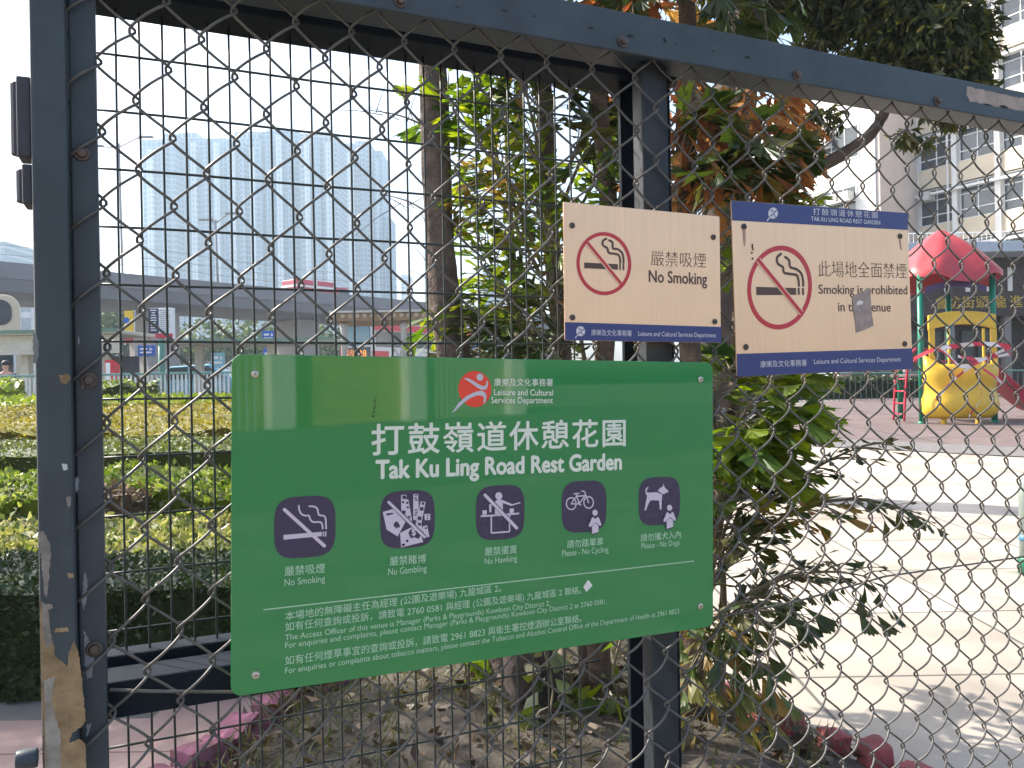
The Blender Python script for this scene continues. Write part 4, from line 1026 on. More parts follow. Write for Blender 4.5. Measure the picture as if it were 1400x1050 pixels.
lb_ = Vector((-6.6, 5.2, g(5.2)))
t2_ = thing('street_tree', 'leafy tree standing left of the view, shading the pink path', 'tree', lb_)
b = MB().use(M_bark_dark); trunkmesh(b, [Vector((0, 0, -.1)), Vector((.05, .05, 1.6)), Vector((.2, -.1, 3.4)), Vector((.3, -.1, 4.6))], .16, .07, 12, .1, 9); b.build('trunk', t2_, True)
crownleaves(t2_, [(lb_+Vector((.2, -.1, 4.3)), (1.7, 1.0, .9), 2600), (lb_+Vector((-.9, .1, 4.0)), (1.2, .9, .8), 1500), (lb_+Vector((1.5, -.5, 4.3)), (1.1, .8, .7), 1400), (lb_+Vector((-.3, .3, 5.0)), (1.2, .9, .7), 1200)], lb_, .13, M_tree, .5, .6, .4)
bp_ = gp(1405, 785)
t = thing('bollard', 'green and pale grey post at the right edge of the plaza', 'bollard', bp_)
MB().use(mat('bollard_green', (.02, .20, .10), .4)).lathe([(.055, 0), (.055, .10), (.048, .115)], 20).build('foot', t, True)
MB().use(mat('bollard_grey', (.30, .36, .33), .5)).lathe([(.045, .11), (.045, .58), (.04, .61), (.02, .63)], 20).build('shaft', t, True)
MB().use(mat('bollard_blue', (.08, .25, .40), .4)).lathe([(.0475, .22), (.0475, .26)], 20).build('ring', t, True)

# ------------------------------------------------------------------ play structure (local frame at its foot, metres)
pl = gp(1310, 579); YP = pl.y
t = thing('play_structure', 'children play tower with wavy red roof, green posts and yellow front panel', 'play structure', pl)
U = YP/F                                                     # metres per photo pixel there
X = lambda px: (px-1310)*U
Z = lambda py: (579-py)*U
M_gpost = mat('green_post', (.005, .17, .10), .35, var=.1)
M_yel = mat('yellow_plastic', (.66, .42, .035), .35, var=.12, scale=3)
M_rroof = mat('red_plastic', (.42, .045, .052), .4, var=.15, scale=3)
M_redm = mat('red_metal', (.42, .02, .045), .35)
for (px, dy) in ((1261, 0), (1360, 0), (1277, 1.5), (1351, 1.5)):
    b = MB().use(M_gpost); b.lathe([(.062, -.05), (.062, Z(374))], 16, (X(px), dy, 0)); b.use(M_gpost).lathe([(.09, -.02), (.09, .06)], 16, (X(px), dy, 0)); b.build('post', t, True)
# roof : a rounded four-lobed canopy
b = MB().use(M_rroof); n1, n2 = 16, 64; Vv = []; Ff = []
hx, top_, eav = X(1383)-X(1249), Z(304), Z(372)
for i in range(n1+1):
    q = i/n1
    for j in range(n2):
        a = 2*math.pi*j/n2; c, s_ = math.cos(a), math.sin(a); e_ = 3.2
        sqx = math.copysign(abs(c)**(2/e_), c); sqy = math.copysign(abs(s_)**(2/e_), s_)
        rr_ = (q*.92+.08*q*q); mixr = q*q
        xx = (c*(1-mixr)+sqx*mixr)*rr_*hx/2; yy = .75+(s_*(1-mixr)+sqy*mixr)*rr_*hx/2
        prof = 1-.52*q-.48*q**2.8
        lobes = (math.cos(4*a)*.07+.055*math.cos(8*a))*q**2
        Vv.append((X(1316)+xx, yy, eav+(top_-eav)*prof-lobes-.02*q))
for i in range(n1):
    for j in range(n2): Ff.append((i*n2+j, i*n2+(j+1) % n2, (i+1)*n2+(j+1) % n2, (i+1)*n2+j))
o = len(Vv)
for j in range(n2): v = Vv[n1*n2+j]; Vv.append((v[0], v[1], v[2]-.10))
for j in range(n2): Ff.append((n1*n2+j, n1*n2+(j+1) % n2, o+(j+1) % n2, o+j))
b.add(Vv, Ff); b.build('roof', t, True)
b = MB().use(mat('purple_trim', (.06, .03, .12), .4))
arc = [(X(1268+i*9.2), Z(384+8*((i-4.5)/4.5)**2)) for i in range(10)]
b.slab(arc+[(x, z-.13) for x, z in reversed(arc)], -.04, 0.0); b.build('roof_trim', t)
# yellow front : arch, side columns, bulging lower body
arc = [(X(1267+i*10.2), Z(431-5*(1-((i-4.5)/4.5)**2))) for i in range(10)]; low = [(X(1267+i*10.2), Z(452-8*(1-((i-4.5)/4.5)**2))) for i in range(10)]
b = MB().use(M_yel); b.slab(arc+low[::-1], -.16, -.08); b.build('arch_panel', t, bevel=.02)
for (xa, xb) in ((1268, 1276), (1294, 1297), (1341, 1344), (1352, 1360)):
    b = MB().use(M_yel).slab([(X(xa), Z(450)), (X(xb), Z(450)), (X(xb), Z(505)), (X(xa), Z(505))], -.14, -.09); b.build('upright', t, bevel=.01)
b = MB().use(M_yel); nu, nv = 24, 14; Vv = []; Ff = []
for i in range(nv+1):
    v = i/nv; py = 571-(571-498)*v
    wl = 1257+4*v+8*max(0, .12-v)/.12; wr = 1364-1*v-8*max(0, .12-v)/.12
    for j in range(nu+1):
        u = j/nu; px = wl+(wr-wl)*u
        ear = 14*max(0, 1-u/.16) if v == 1 else 0; er = 10*max(0, 1-(1-u)/.10) if v == 1 else 0
        bul = .42*(1-(2*u-1)**4)*(1-.55*abs(v-.35))+.05*math.sin(v*9)
        Vv.append((X(px), -.05-bul, Z(py-ear-er)))
for i in range(nv):
    for j in range(nu): a_ = i*(nu+1)+j; Ff.append((a_, a_+1, a_+nu+2, a_+nu+1))
b.add(Vv, Ff); o = b.build('front_body', t, True); sm = o.modifiers.new('solid', 'SOLIDIFY'); sm.thickness = .05
for px in (1283, 1330):
    MB().use(M_yel).lathe([(.06, Z(586)), (.06, Z(566))], 14, (X(px), -.22, 0)).build('leg', t, True)
MB().use(mat('deck_grey', (.10, .09, .09), .6)).box(X(1262), X(1360), 0, 1.5, Z(514), Z(510)).build('deck', t, bevel=.01)
# red railings at the back of the deck
for (px0, px1, py) in ((1262, 1360, 474), (1262, 1360, 492)):
    MB().use(M_redm).tube([(X(px0), 1.45, Z(py)), (X(px1), 1.45, Z(py))], .022, 8).build('rail', t, True)
MB().use(M_redm).tube([(X(1262), .1, Z(400)), (X(1232), .3, Z(400)), (X(1226), .3, Z(430))], .02, 8).build('handle', t, True)
# ladder on the left, slide on the right
lad = MB().use(M_redm)
for dy in (.25, .75):
    lad.tube(smoothpath([(X(1263), dy, Z(474)), (X(1252), dy, Z(490)), (X(1247), dy, Z(530)), (X(1244), dy, Z(575))]), .026, 8)
lo = lad.build('ladder', t, True)
for py in (500, 517, 534, 551, 566):
    MB().use(M_redm).tube([(X(1249-(py-500)*.06), .25, Z(py)), (X(1249-(py-500)*.06), .75, Z(py))], .018, 8).build('rung', lo, True)
b = MB().use(M_redm); pr = [(-.32, .24), (-.30, .26), (-.26, .02), (.26, .02), (.30, .26), (.32, .24), (.30, -.03), (-.30, -.03)]
path = smoothpath([(X(1362), 0, Z(502)), (X(1378), 0, Z(508)), (X(1402), 0, Z(535)), (X(1432), 0, Z(560)), (X(1452), 0, Z(566))], 5); Vv = []; Ff = []
for q in path:
    for (a_, h_) in pr: Vv.append((q.x, .75+a_, q.z+h_))
for i in range(len(path)-1):
    for k in range(8): Ff.append((i*8+k, i*8+(k+1) % 8, (i+1)*8+(k+1) % 8, (i+1)*8+k))
b.add(Vv, Ff); b.build('slide', t)
# barrier tape wound round the tower
def stripes(name, c1, c2, w):
    m = bpy.data.materials.new(name); m.use_nodes = True; n = m.node_tree.nodes; l = m.node_tree.links
    tc = n.new('ShaderNodeTexCoord'); wv = n.new('ShaderNodeTexWave'); wv.inputs['Scale'].default_value = w; wv.bands_direction = 'DIAGONAL'
    l.new(tc.outputs['Object'], wv.inputs['Vector']); rp = n.new('ShaderNodeValToRGB'); rp.color_ramp.interpolation = 'CONSTANT'
    rp.color_ramp.elements[0].color = (*c1, 1); rp.color_ramp.elements[1].color = (*c2, 1); rp.color_ramp.elements[1].position = .5
    l.new(wv.outputs['Fac'], rp.inputs['Fac']); l.new(rp.outputs['Color'], n['Principled BSDF'].inputs['Base Color']); n['Principled BSDF'].inputs['Roughness'].default_value = .4
    return m
M_tape = stripes('striped_tape', (.75, .70, .70), (.60, .04, .07), 1.2)
tp = thing('barrier_tape', 'red and white barrier tape wound across the yellow play panel', 'tape', pl)
for pts, w in (([(1262, 478), (1290, 474), (1325, 472), (1362, 476)], .09), ([(1244, 490), (1268, 478), (1292, 500), (1312, 500)], .08), ([(1262, 545), (1285, 520), (1312, 500), (1345, 484), (1362, 478)], .07), ([(1312, 500), (1322, 540), (1305, 568)], .06), ([(1252, 500), (1258, 530), (1250, 560)], .07), ([(1292, 488), (1320, 492), (1362, 486)], .06), ([(1325, 505), (1345, 520), (1364, 528)], .06)):
    b = MB().use(M_tape); Q = smoothpath([(X(x), -.55 if 1258 < x < 1364 else -.2, Z(y)) for x, y in pts], 5); Vv = []; Ff = []
    for i, q in enumerate(Q):
        tw_ = math.sin(i*.7)*.35
        Vv += [(q.x, q.y-.01+tw_*w*.4, q.z+w/2), (q.x, q.y-tw_*w*.4, q.z-w/2)]
    for i in range(len(Q)-1): Ff.append((2*i, 2*i+1, 2*i+3, 2*i+2))
    b.add(Vv, Ff); b.build('tape_strand', tp)

# ------------------------------------------------------------------ buildings on the right
M_wwall = mat('white_render', (.74, .72, .69), .85, var=.06, scale=1.5)
M_bwall = mat('beige_render', (.60, .50, .44), .85, var=.07, scale=1.2)
M_cream = mat('cream_panel', (.66, .56, .42), .85, var=.08, scale=1.5)
M_glass = mat('window_glass', (.045, .055, .065), .12, var=.5, scale=.9, spec=.8)
M_frame = flatmat('white_frame', (.72, .72, .70), .5)
M_ac = mat('aircon_case', (.55, .54, .50), .6, var=.1)
def local(root, parent_dir):
    return math.atan2(parent_dir.y, parent_dir.x)
E1 = Vector((.482, -.876, 0)); E2 = Vector((.876, .482, 0))          # along the sunlit faces (towards us), along the shaded ones
K = at(1207, 516, 43.0); K.z = g(43)
t = thing('white_building', 'white rendered block with air conditioners behind the big tree', 'building', K-E1*9, math.atan2(E1.y, E1.x))
# local: x along E1 (towards camera, 0..9), y away to the right (E2 direction)
H1 = 17.2
zt_ = lambda py, Y: EYE+(517-py)*Y/F-g(43)
b = MB().use(M_wwall); b.box(0, 9, 0.3, 12, 0, H1); b.use(M_wwall).box(-.1, 8.6, 0, .298, 0, H1*.999); b.use(M_bwall).box(8.602, 9.15, -.15, 2.9, 0, H1+.6)
b.build('wall', t)
MB().use(M_bwall).box(-.2, 8.5, -.2, 2, H1+.004, H1+.35).build('parapet', t)
for k, (xa, xb, za, zb) in enumerate([(1.2, 3.6, 8.3, 10.2), (5.1, 7.6, 8.0, 11.1), (1.2, 3.6, 12.2, 13.8), (5.1, 7.8, 12.6, 14.4), (1.2, 3.6, 4.4, 6.2), (5.1, 7.6, 4.2, 6.4)]):
    w_ = MB().use(M_frame); nn2 = 3
    w_.box(xa, xb, -.05, -.004, zb-.06, zb).box(xa, xb, -.05, -.004, za, za+.06)
    for q in range(nn2+1): xx = xa+(xb-xa-.05)*q/nn2; w_.box(xx, xx+.05, -.052, -.004, za+.061, zb-.061)
    wo_ = w_.build('window', t)
    MB().use(M_glass).box(xa+.01, xb-.01, -.03, -.002, za+.01, zb-.01).build('pane', wo_)
for (xa, za) in ((1.5, 9.7), (2.5, 9.7), (6.0, 10.3), (6.8, 10.3), (5.4, 13.6)):
    a_ = MB().use(M_ac).box(xa, xa+.65, -.55, -.055, za, za+.45); ao = a_.build('air_conditioner', t, bevel=.02)
    MB().use(M_frame).box(xa-.1, xa+.75, -.6, -.06, za-.08, za-.03).build('bracket', ao)
MB().use(mat('blue_shade_panel', (.30, .38, .55), .6)).box(3.75, 5.0, -.12, -.004, 8.0, 10.6).build('panel', t)
MB().use(M_frame).tube([(8.9, -.2, 0), (8.9, -.2, H1)], .06, 8).build('drain_pipe', t, True)

Pa = K+E2*3.1
t = thing('school_block', 'tall cream block with rows of white framed windows on the far right', 'building', Pa, math.atan2(E1.y, E1.x))
NB, NF, BWd, FH = 7, 9, 2.25, 3.05
b = MB().use(M_cream)
b.box(0, NB*BWd, .45, 10, 0, NF*FH+5)
for f_ in range(NF+1):
    zb = 4.6+f_*FH
    b.use(M_cream).box(0, NB*BWd, 0.02, .448, zb, zb+1.05)
    b.use(M_wwall).box(-.05, NB*BWd, -.35, .0, zb+2.62, zb+2.74)
for k in range(NB+1):
    b.use(M_wwall).box(k*BWd-.14, k*BWd+.14, -.12, .44, 3.0, NF*FH+5)
b.build('wall', t)
for f_ in range(NF):
    for k in range(NB):
        zb = 4.6+f_*FH; x0 = k*BWd+.15; x1_ = (k+1)*BWd-.15
        w_ = MB().use(M_frame)
        for q in range(3): xx = x0+(x1_-x0-.06)*q/2; w_.box(xx, xx+.06, .14, .22, zb+1.06, zb+3.0)
        for zz_ in (zb+1.06, zb+1.55, zb+2.35, zb+2.94): w_.box(x0+.062, x1_-.062, .145, .215, zz_, zz_+.055)
        wo_ = w_.build('window', t)
        MB().use(M_glass).box(x0, x1_, .175, .19, zb+1.05, zb+3.02).build('pane', wo_)
for (k, f_) in ((0, 1), (1, 3), (2, 2), (3, 4), (2, 5), (4, 6), (3, 1), (1, 5)):
    zb = 4.6+f_*FH; MB().use(M_ac).box(k*BWd+.4, k*BWd+1.05, -.5, .12, zb+2.36, zb+2.6-.0+.2).build('air_conditioner', t, bevel=.02)
for k in (1, 3, 5):
    MB().use(M_frame).tube([(k*BWd-.3, -.2, 2), (k*BWd-.3, -.2, NF*FH+4)], .06, 8).build('drain_pipe', t, True)

# low dark hall with gilt characters behind the play tower
M_hall = mat('dark_brown_stone', (.050, .030, .026), .5, var=.3, scale=4)
HB = at(1195, 520, 34); HB.z = g(34)
t = thing('community_hall', 'low dark brown hall front with gilt characters behind the play tower', 'building', HB)
uu = 34/F; hx_ = lambda px: (px-1195)*uu; hz_ = lambda py: EYE+(513-py)*34/F-g(34)
b = MB().use(M_hall); b.box(0, hx_(1520), 0, 3.6, hz_(432), hz_(352)); b.box(0, hx_(1520), 2.2, 3.6, 0, hz_(432)-.004)
b.build('wall', t)
b = MB().use(mat('canopy_blue_grey', (.42, .47, .53), .6, var=.1)); b.box(-.4, hx_(1520), -1.6, 3.7, hz_(352)+.004, hz_(338)); b.build('canopy', t, bevel=.03)
for i in range(13):
    xx = hx_(1206+i*14.5)
    MB().use(M_frame).box(xx, xx+.9*14.5*uu*.5, -.012, -.002, hz_(398), hz_(366)).build('window', t) if i % 2 == 0 else None
for i in range(9):
    xx = hx_(1210+i*24); MB().use(mat('hall_glass', (.10, .11, .115), .15, var=.6, scale=.7)).box(xx, xx+.55, 2.14, 2.196, .3, 2.7).build('shop_window', t)
for px in (1240, 1300, 1378, 1440):
    MB().use(mat('hall_column', (.22, .20, .19), .6)).box(hx_(px), hx_(px)+.28, .15, .45, 0, hz_(432)-.004).build('column', t)
gold = mat('gilt', (.55, .36, .06), .35, .3)
V0 = []
for ch, px in (('會', 1288), ('坊', 1305.5), ('街', 1325), ('頭', 1344), ('龍', 1368), ('進', 1390)):
    V_, F_ = text_mesh(ch, 0.0, 1.0); b = MB().use(gold)
    sc_ = 17*uu/.93
    for dd in (0, .03): b.add([(hx_(px)+(v[0]-.5)*sc_+dd*.4, -.03-dd*.3, hz_(421)+(v[1]+.09)*sc_) for v in V_], F_)
    b.build('gilt_character', t)
# terrace railing left of the hall roof
tr = thing('terrace_railing', 'white thin railing along the hall roof edge below the beige wall', 'railing', HB)
b = MB().use(M_frame)
for i in range(30): b.tube([(i*.19, -.5, hz_(338)), (i*.19, -.5, hz_(320))], .012, 5)
b.build('balusters', tr)
MB().use(M_frame).tube([(0, -.5, hz_(320)), (29*.19, -.5, hz_(320))], .025, 6).build('top_rail', tr)

# dark planting and a railing at the back of the play area
hedge('long dark hedge at the far edge of the play area behind the right plate', 5.5, 17.5, 29.5, 30.6, 1.30, 1.36, M_h1, .12, 6000, .08, group=None)
pr_ = thing('play_area_railing', 'low dark railing along the back of the reddish play surface', 'railing', (5.0, 28.2, g(28.2)))
b = MB().use(mat('railing_dark', (.06, .07, .065), .5))
for i in range(70): b.tube([(i*.19, 0, 0), (i*.19, 0, .92)], .013, 5)
b.build('balusters', pr_)
b = MB().use(mat('railing_top', (.10, .20, .16), .5)); b.tube([(0, 0, .95), (13.3, 0, .95)], .03, 8); b.build('top_rail', pr_)

# ------------------------------------------------------------------ street on the left: railing, shelter, signs, vehicles
def street_railing(x0, x1, y, label):
    zb = g(y); t = thing('street_railing', label, 'railing', (x0, y, zb)); Lr = x1-x0
    hgt = EYE+24.5*y/F-zb
    b = MB().use(mat('railing_white', (.62, .64, .62), .5, var=.25, scale=2))
    nb = int(Lr/.105)
    for i in range(nb+1): b.box(i*.105-.022, i*.105+.022, -.012, .012, .06, hgt-.06)
    b.build('bars', t)
    MB().use(mat('railing_teal', (.16, .30, .28), .45)).box(0, Lr, -.035, .035, hgt-.058, hgt).build('top_rail', t, bevel=.01)
    MB().use(mat('railing_teal_low', (.16, .30, .28), .45)).box(0, Lr, -.02, .02, .02, .058).build('bottom_rail', t)
    for i in range(0, nb+1, 16): MB().use(mat('railing_post', (.20, .32, .30), .45)).box(i*.105-.04, i*.105+.04, -.03, .03, 0, hgt-.001).build('post', t) if False else None
street_railing(-16.5, 3.0, 20.0, 'long street railing of close white bars under a teal top rail')

def boxthing(name, label, cat, px0, px1, py0, py1, Y, m, depth=.12, part='panel', group=None, rz=0.0):
    """an upright board of real thickness spanning these pixels at distance Y; returns (root, x/z mappers)"""
    c = at((px0+px1)/2, (py0+py1)/2, Y); t = thing(name, label, cat, c, rz, group); w = (px1-px0)*Y/F; h = (py1-py0)*Y/F
    MB().use(m).box(-w/2, w/2, 0, depth, -h/2, h/2).build(part, t, bevel=min(.02, depth*.2))
    return t, (lambda px: (px-(px0+px1)/2)*Y/F), (lambda py: ((py0+py1)/2-py)*Y/F)
M_grey = mat('street_grey', (.30, .30, .31), .7, var=.1); M_blue = flatmat('road_sign_blue', (.03, .11, .42), .4); M_wht = flatmat('street_white', (.75, .75, .74), .5)
M_red = flatmat('street_red', (.55, .03, .05), .4); M_yb = flatmat('banner_yellow', (.72, .48, .04), .6)
def pole_to_ground(t, dx, z_from, r=.05, m=M_grey):
    base = g(t.location.y)-t.location.z; MB().use(m).tube([(dx, .06, base), (dx, .06, z_from)], r, 8).build('post', t, True)
# yellow banner
t, sx, sz = boxthing('hanging_banner', 'yellow banner with blue emblem and red foot hanging near the flyover', 'banner', 170, 182, 425, 455, 26, M_yb, .03)
b = MB().use(M_blue); b.lathe([(.10, -.01), (.10, -.006)], 20, (sx(173), 0, sz(438)), 'y'); b.build('emblem', t)
MB().use(M_red).box(sx(170), sx(182), -.004, .034, sz(469), sz(455.3)).build('red_foot', t)
pole_to_ground(t, sx(183.5), sz(424), .03)
# big advertisement
t, sx, sz = boxthing('advertising_board', 'large poster board, navy left, white right, red strip at the foot', 'advertisement', 203, 236, 421, 463, 30, M_wht, .25)
MB().use(flatmat('poster_navy', (.02, .025, .07))).box(sx(203.2), sx(217), -.006, -.001, sz(455.8), sz(421.3)).build('navy_field', t)
MB().use(M_red).box(sx(203.2), sx(235.8), -.006, -.001, sz(462.8), sz(456)).build('red_strip', t)
b = MB().use(M_wht)
for i in range(9):
    w_ = R.uniform(.06, .12); b.box(sx(210)-w_, sx(210)+w_, -.009, -.0065, sz(452-i*3.4), sz(450.6-i*3.4))
b.build('script_marks', t)
b = MB().use(M_grey)
for i in range(11):
    w_ = R.uniform(.12, .22); b.box(sx(225)-w_, sx(225)+w_, -.006, -.001, sz(453-i*2.8), sz(452-i*2.8))
b.build('text_lines', t)
pole_to_ground(t, sx(219), sz(463), .12, mat('green_stand', (.10, .24, .18), .5))
# blue road signs
for (a0, a1, b0, b1, Y, lab) in ((188, 212, 472, 487, 27, 'blue direction sign under the large poster board'), (358, 376, 452, 468, 30, 'blue square road sign over the notice, left of the bus'), (360, 372, 476, 500, 29, 'narrow blue route panel below the blue square sign'), (288, 307, 482, 503, 24, 'pale blue lit timetable panel beside the notice corner'), (645, 668, 452, 478, 29, 'blue sign half hidden behind palm leaves')):
    t, sx, sz = boxthing('road_sign', lab, 'road sign', a0, a1, b0, b1, Y, M_blue if 'pale' not in lab else flatmat('pale_panel', (.25, .45, .55)), .06)
    b = MB().use(M_wht); mw = a1-a0; mh = b1-b0
    b.box(sx(a0+mw*.15), sx(a0+mw*.55), -.006, -.001, sz(b0+mh*.42), sz(b0+mh*.25)); b.box(sx(a0+mw*.15), sx(a1-mw*.2), -.006, -.001, sz(b0+mh*.72), sz(b0+mh*.58))
    b.slab([(sx(a1-mw*.3), sz(b0+mh*.2)), (sx(a1-mw*.12), sz(b0+mh*.38)), (sx(a1-mw*.3), sz(b0+mh*.5))], -.006, -.001)
    b.build('sign_marks', t); pole_to_ground(t, sx((a0+a1)/2+2), sz(b1), .04)
# red and white kiosk box beside the post
t, sx, sz = boxthing('ticket_machine', 'red and white upright machine standing behind the railing by the post', 'machine', 143, 155, 492, 545, 21.5, M_red, .5, 'case')
MB().use(M_wht).box(sx(145), sx(151), -.012, -.002, sz(540), sz(496)).build('front_plate', t)
# street lamp head at eye level
for (px, hy, Y, lab) in ((149, 462, 24, 'white lantern on a yellow post beside the rusty fence post'),):
    c = at(px, 520, Y); c.z = g(Y); t = thing('lantern', lab, 'lamp', c); zz_ = EYE+(535-hy)*Y/F-g(Y)
    MB().use(M_wht).lathe([(.05, zz_-.35), (.20, zz_-.1), (.16, zz_+.05), (.02, zz_+.12)], 12).build('head', t, True)
    MB().use(M_yb).tube([(0, 0, 0), (0, 0, zz_-.34)], .05, 8).build('post', t, True)
# bus shelter in two runs
def shelter(x0, x1, y, ztop, label):
    t = thing('bus_shelter', label, 'bus shelter', (x0, y, g(y))); zt2 = ztop-g(y); Lr = x1-x0
    MB().use(mat('shelter_roof', (.42, .40, .34), .6, var=.1)).box(0, Lr, -.9, 1.4, zt2-.10, zt2).build('roof', t, bevel=.02)
    MB().use(mat('shelter_green', (.14, .22, .17), .5)).box(0, Lr, -.93, -.904, zt2-.06, zt2+.03).build('gutter', t)
    if y < 24: MB().use(mat('shelter_fascia', (.55, .52, .45), .6)).box(0.1, Lr-.1, -.6, -.5, zt2-.62, zt2-.104).build('fascia', t, bevel=.01)
    k = 0.6
    while k < Lr:
        MB().use(mat('shelter_post', (.50, .47, .40), .6)).box(k, k+.22, -.15, .1, 0, zt2-.104).build('post', t, bevel=.02); k += 2.2
    return t
sh = shelter(-16.5, -10.6, 22.6, EYE+(539-458)*22.6/F, 'cream bus shelter at the left edge beyond the railing')
MB().use(flatmat('poster_dark', (.05, .05, .065))).box(4.2, 5.95, .15, .22, .45, 1.9).build('poster_case', sh)
sh2 = shelter(-10.2, -5.2, 24.5, EYE+(535-470)*24.5/F, 'cream bus shelter in the middle behind the blue car')
# person waiting behind the railing
def person(c, label, rz):
    t = thing('person', label, 'person', c, rz)
    def skinned(name, verts, edges, rad, m, sub=2):
        me = bpy.data.meshes.new(name); me.from_pydata(verts, edges, []); o = bpy.data.objects.new(name, me); COL.objects.link(o); o.parent = t
        md = o.modifiers.new('skin', 'SKIN'); 
        for i, r_ in enumerate(rad): me.skin_vertices[0].data[i].radius = (r_, r_*.8)
        me.skin_vertices[0].data[0].use_root = True
        s2 = o.modifiers.new('sub', 'SUBSURF'); s2.levels = 1; s2.render_levels = sub; me.materials.append(m); return o
    vs = [(0,0,.95),(0,0,1.15),(0,0,1.38),(0,-.01,1.50),(0,-.02,1.57),(0,-.03,1.66),(0,-.02,1.75),(.09,0,.90),(.10,-.02,.50),(.10,.02,.08),(.11,-.12,.04),(-.09,0,.90),(-.10,-.02,.50),(-.10,.02,.08),(-.11,-.12,.04),
          (.19,0,1.42),(.25,.02,1.14),(.24,-.10,.92),(.24,-.14,.83),(-.19,0,1.42),(-.25,.02,1.14),(-.24,-.10,.92),(-.24,-.14,.83)]
    ed = [(0,1),(1,2),(2,3),(3,4),(4,5),(5,6),(0,7),(7,8),(8,9),(9,10),(0,11),(11,12),(12,13),(13,14),(2,15),(15,16),(16,17),(17,18),(2,19),(19,20),(20,21),(21,22)]
    rd = [.15,.14,.16,.06,.06,.095,.07,.095,.065,.045,.04,.095,.065,.045,.04,.065,.05,.038,.035,.065,.05,.038,.035]
    skinned('body', vs, ed, rd, mat('skin', (.52, .30, .23), .55))
    skinned('shirt', [(0,.0,1.0),(0,.0,1.2),(0,.0,1.40),(.19,0,1.42),(.245,.02,1.2),(-.19,0,1.42),(-.245,.02,1.2)], [(0,1),(1,2),(2,3),(3,4),(2,5),(5,6)], [.172,.165,.175,.08,.07,.08,.07], mat('dark_shirt', (.06,.07,.10), .9))
    skinned('trousers', [(0,0,.98),(.09,0,.90),(.10,-.02,.5),(.10,.02,.12),(-.09,0,.90),(-.10,-.02,.5),(-.10,.02,.12)], [(0,1),(1,2),(2,3),(0,4),(4,5),(5,6)], [.165,.11,.085,.07,.11,.085,.07], mat('trousers', (.05,.05,.055), .9))
    b = MB().use(mat('dark_hair', (.015,.012,.011), .6)); b.lathe([(.001,1.80),(.07,1.785),(.105,1.74),(.112,1.69),(.10,1.665)], 14, (0,.012,0)); b.build('hair', t, True)
    b = MB().use(mat('eyes', (.02,.015,.015), .3))
    for sx_ in (-.035, .035): b.lathe([(.002,-.125),(.012,-.12),(.012,-.11)], 8, (sx_, 0, 1.675), 'y')
    b.build('eyes', t); MB().use(mat('mouth', (.35,.13,.12), .5)).box(-.025, .025, -.118, -.10, 1.595, 1.605).build('mouth', t)
    MB().use(mat('skin_nose', (.50, .28, .21), .55)).slab([(0, 1.675), (-.018, 1.63), (.018, 1.63)], -.140, -.10).build('nose', t)
    return t
pp = at(8, 505, 20.8)
person(Vector((pp.x, 20.8, EYE+(539-494)*20.8/F-1.80)), 'person with short dark hair waiting behind the railing at the left edge', .35)

def wheel(parent, x, y, r, w):
    b = MB().use(mat('tyre', (.02, .02, .021), .85)); b.lathe([(r*.6, -w/2), (r*.95, -w/2), (r, -w*.3), (r, w*.3), (r*.95, w/2), (r*.6, w/2)], 24, (x, y, r), 'y'); o = b.build('wheel', parent, True)
    b = MB().use(mat('hub', (.35, .35, .36), .4, .6)); b.lathe([(r*.6, -w*.45), (r*.55, -w*.3), (r*.15, -w*.52)], 16, (x, y, r), 'y'); b.build('rim', o)
# blue car behind the railing
cx0 = at(262, 500, 31.5); t = thing('parked_car', 'pale blue car seen over the railing beneath the blue sign', 'car', (cx0.x, 31.5, g(31.5)), .10)
prof = [(-2.1, .35), (-2.15, .75), (-1.9, .98), (-1.1, 1.10), (-.6, 1.62), (.9, 1.70), (1.75, 1.15), (2.1, 1.02), (2.15, .4)]
MB().use(mat('car_blue', (.20, .42, .52), .25, .2, coat=.6)).slab(prof, -.85, .85).build('body', t, bevel=.08)
MB().use(M_glass).slab([(-1.0, 1.12), (-.56, 1.56), (.10, 1.60), (.10, 1.12)], -.862, .862).slab([(.18, 1.12), (.18, 1.60), (.85, 1.62), (1.5, 1.15)], -.862, .862).build('side_window', t)
for x_ in (-1.35, 1.35):
    for y_ in (-.78, .78): wheel(t, x_, y_, .33, .2)
# double-decker bus with a red side, route 28
Y0 = 46.5; cn = at(508, 500, Y0); zg = g(Y0)
dirS = Vector((.55, .835, 0)).normalized()
t = thing('double_decker_bus', 'red and white double-decker bus showing route 28, half under the brown canopy', 'bus', (cn.x, Y0, zg), math.atan2(dirS.y, dirS.x))
BH, BW_, BL_ = 4.35, 2.5, 11.0        # local x along the side going away, y to the left (front face is x = 0)
MB().use(flatmat('bus_white', (.68, .67, .66), .3)).box(0.06, BL_, .02, BW_-.02, .35, BH).build('body', t, bevel=.10)
MB().use(flatmat('bus_red', (.60, .02, .05), .3)).box(.3, BL_-.2, .004, .018, 3.72, 4.12).box(.08, 1.5, .006, .019, .9, 2.5).build('red_side', t)
MB().use(M_glass).box(.4, BL_-.4, -.002, .0185, 2.75, 3.68).box(1.7, BL_-.6, -.002, .0185, 1.35, 2.25).build('side_window', t)
MB().use(mat('bus_windscreen', (.09, .17, .22), .1, var=.3, scale=1)).box(-.002, .055, .12, BW_-.12, 2.85, 4.0).build('upper_windscreen', t, bevel=.02)
MB().use(mat('bus_dark_front', (.02, .025, .04), .15)).box(-.004, .056, .12, BW_-.12, 1.2, 2.75).build('lower_windscreen', t, bevel=.02)
MB().use(flatmat('bus_red_front', (.55, .02, .05), .3)).box(-.003, .056, BW_-.4, BW_-.03, .5, 2.8).box(-.004, .056, .12, BW_-.45, .45, 1.15).build('front_trim', t)
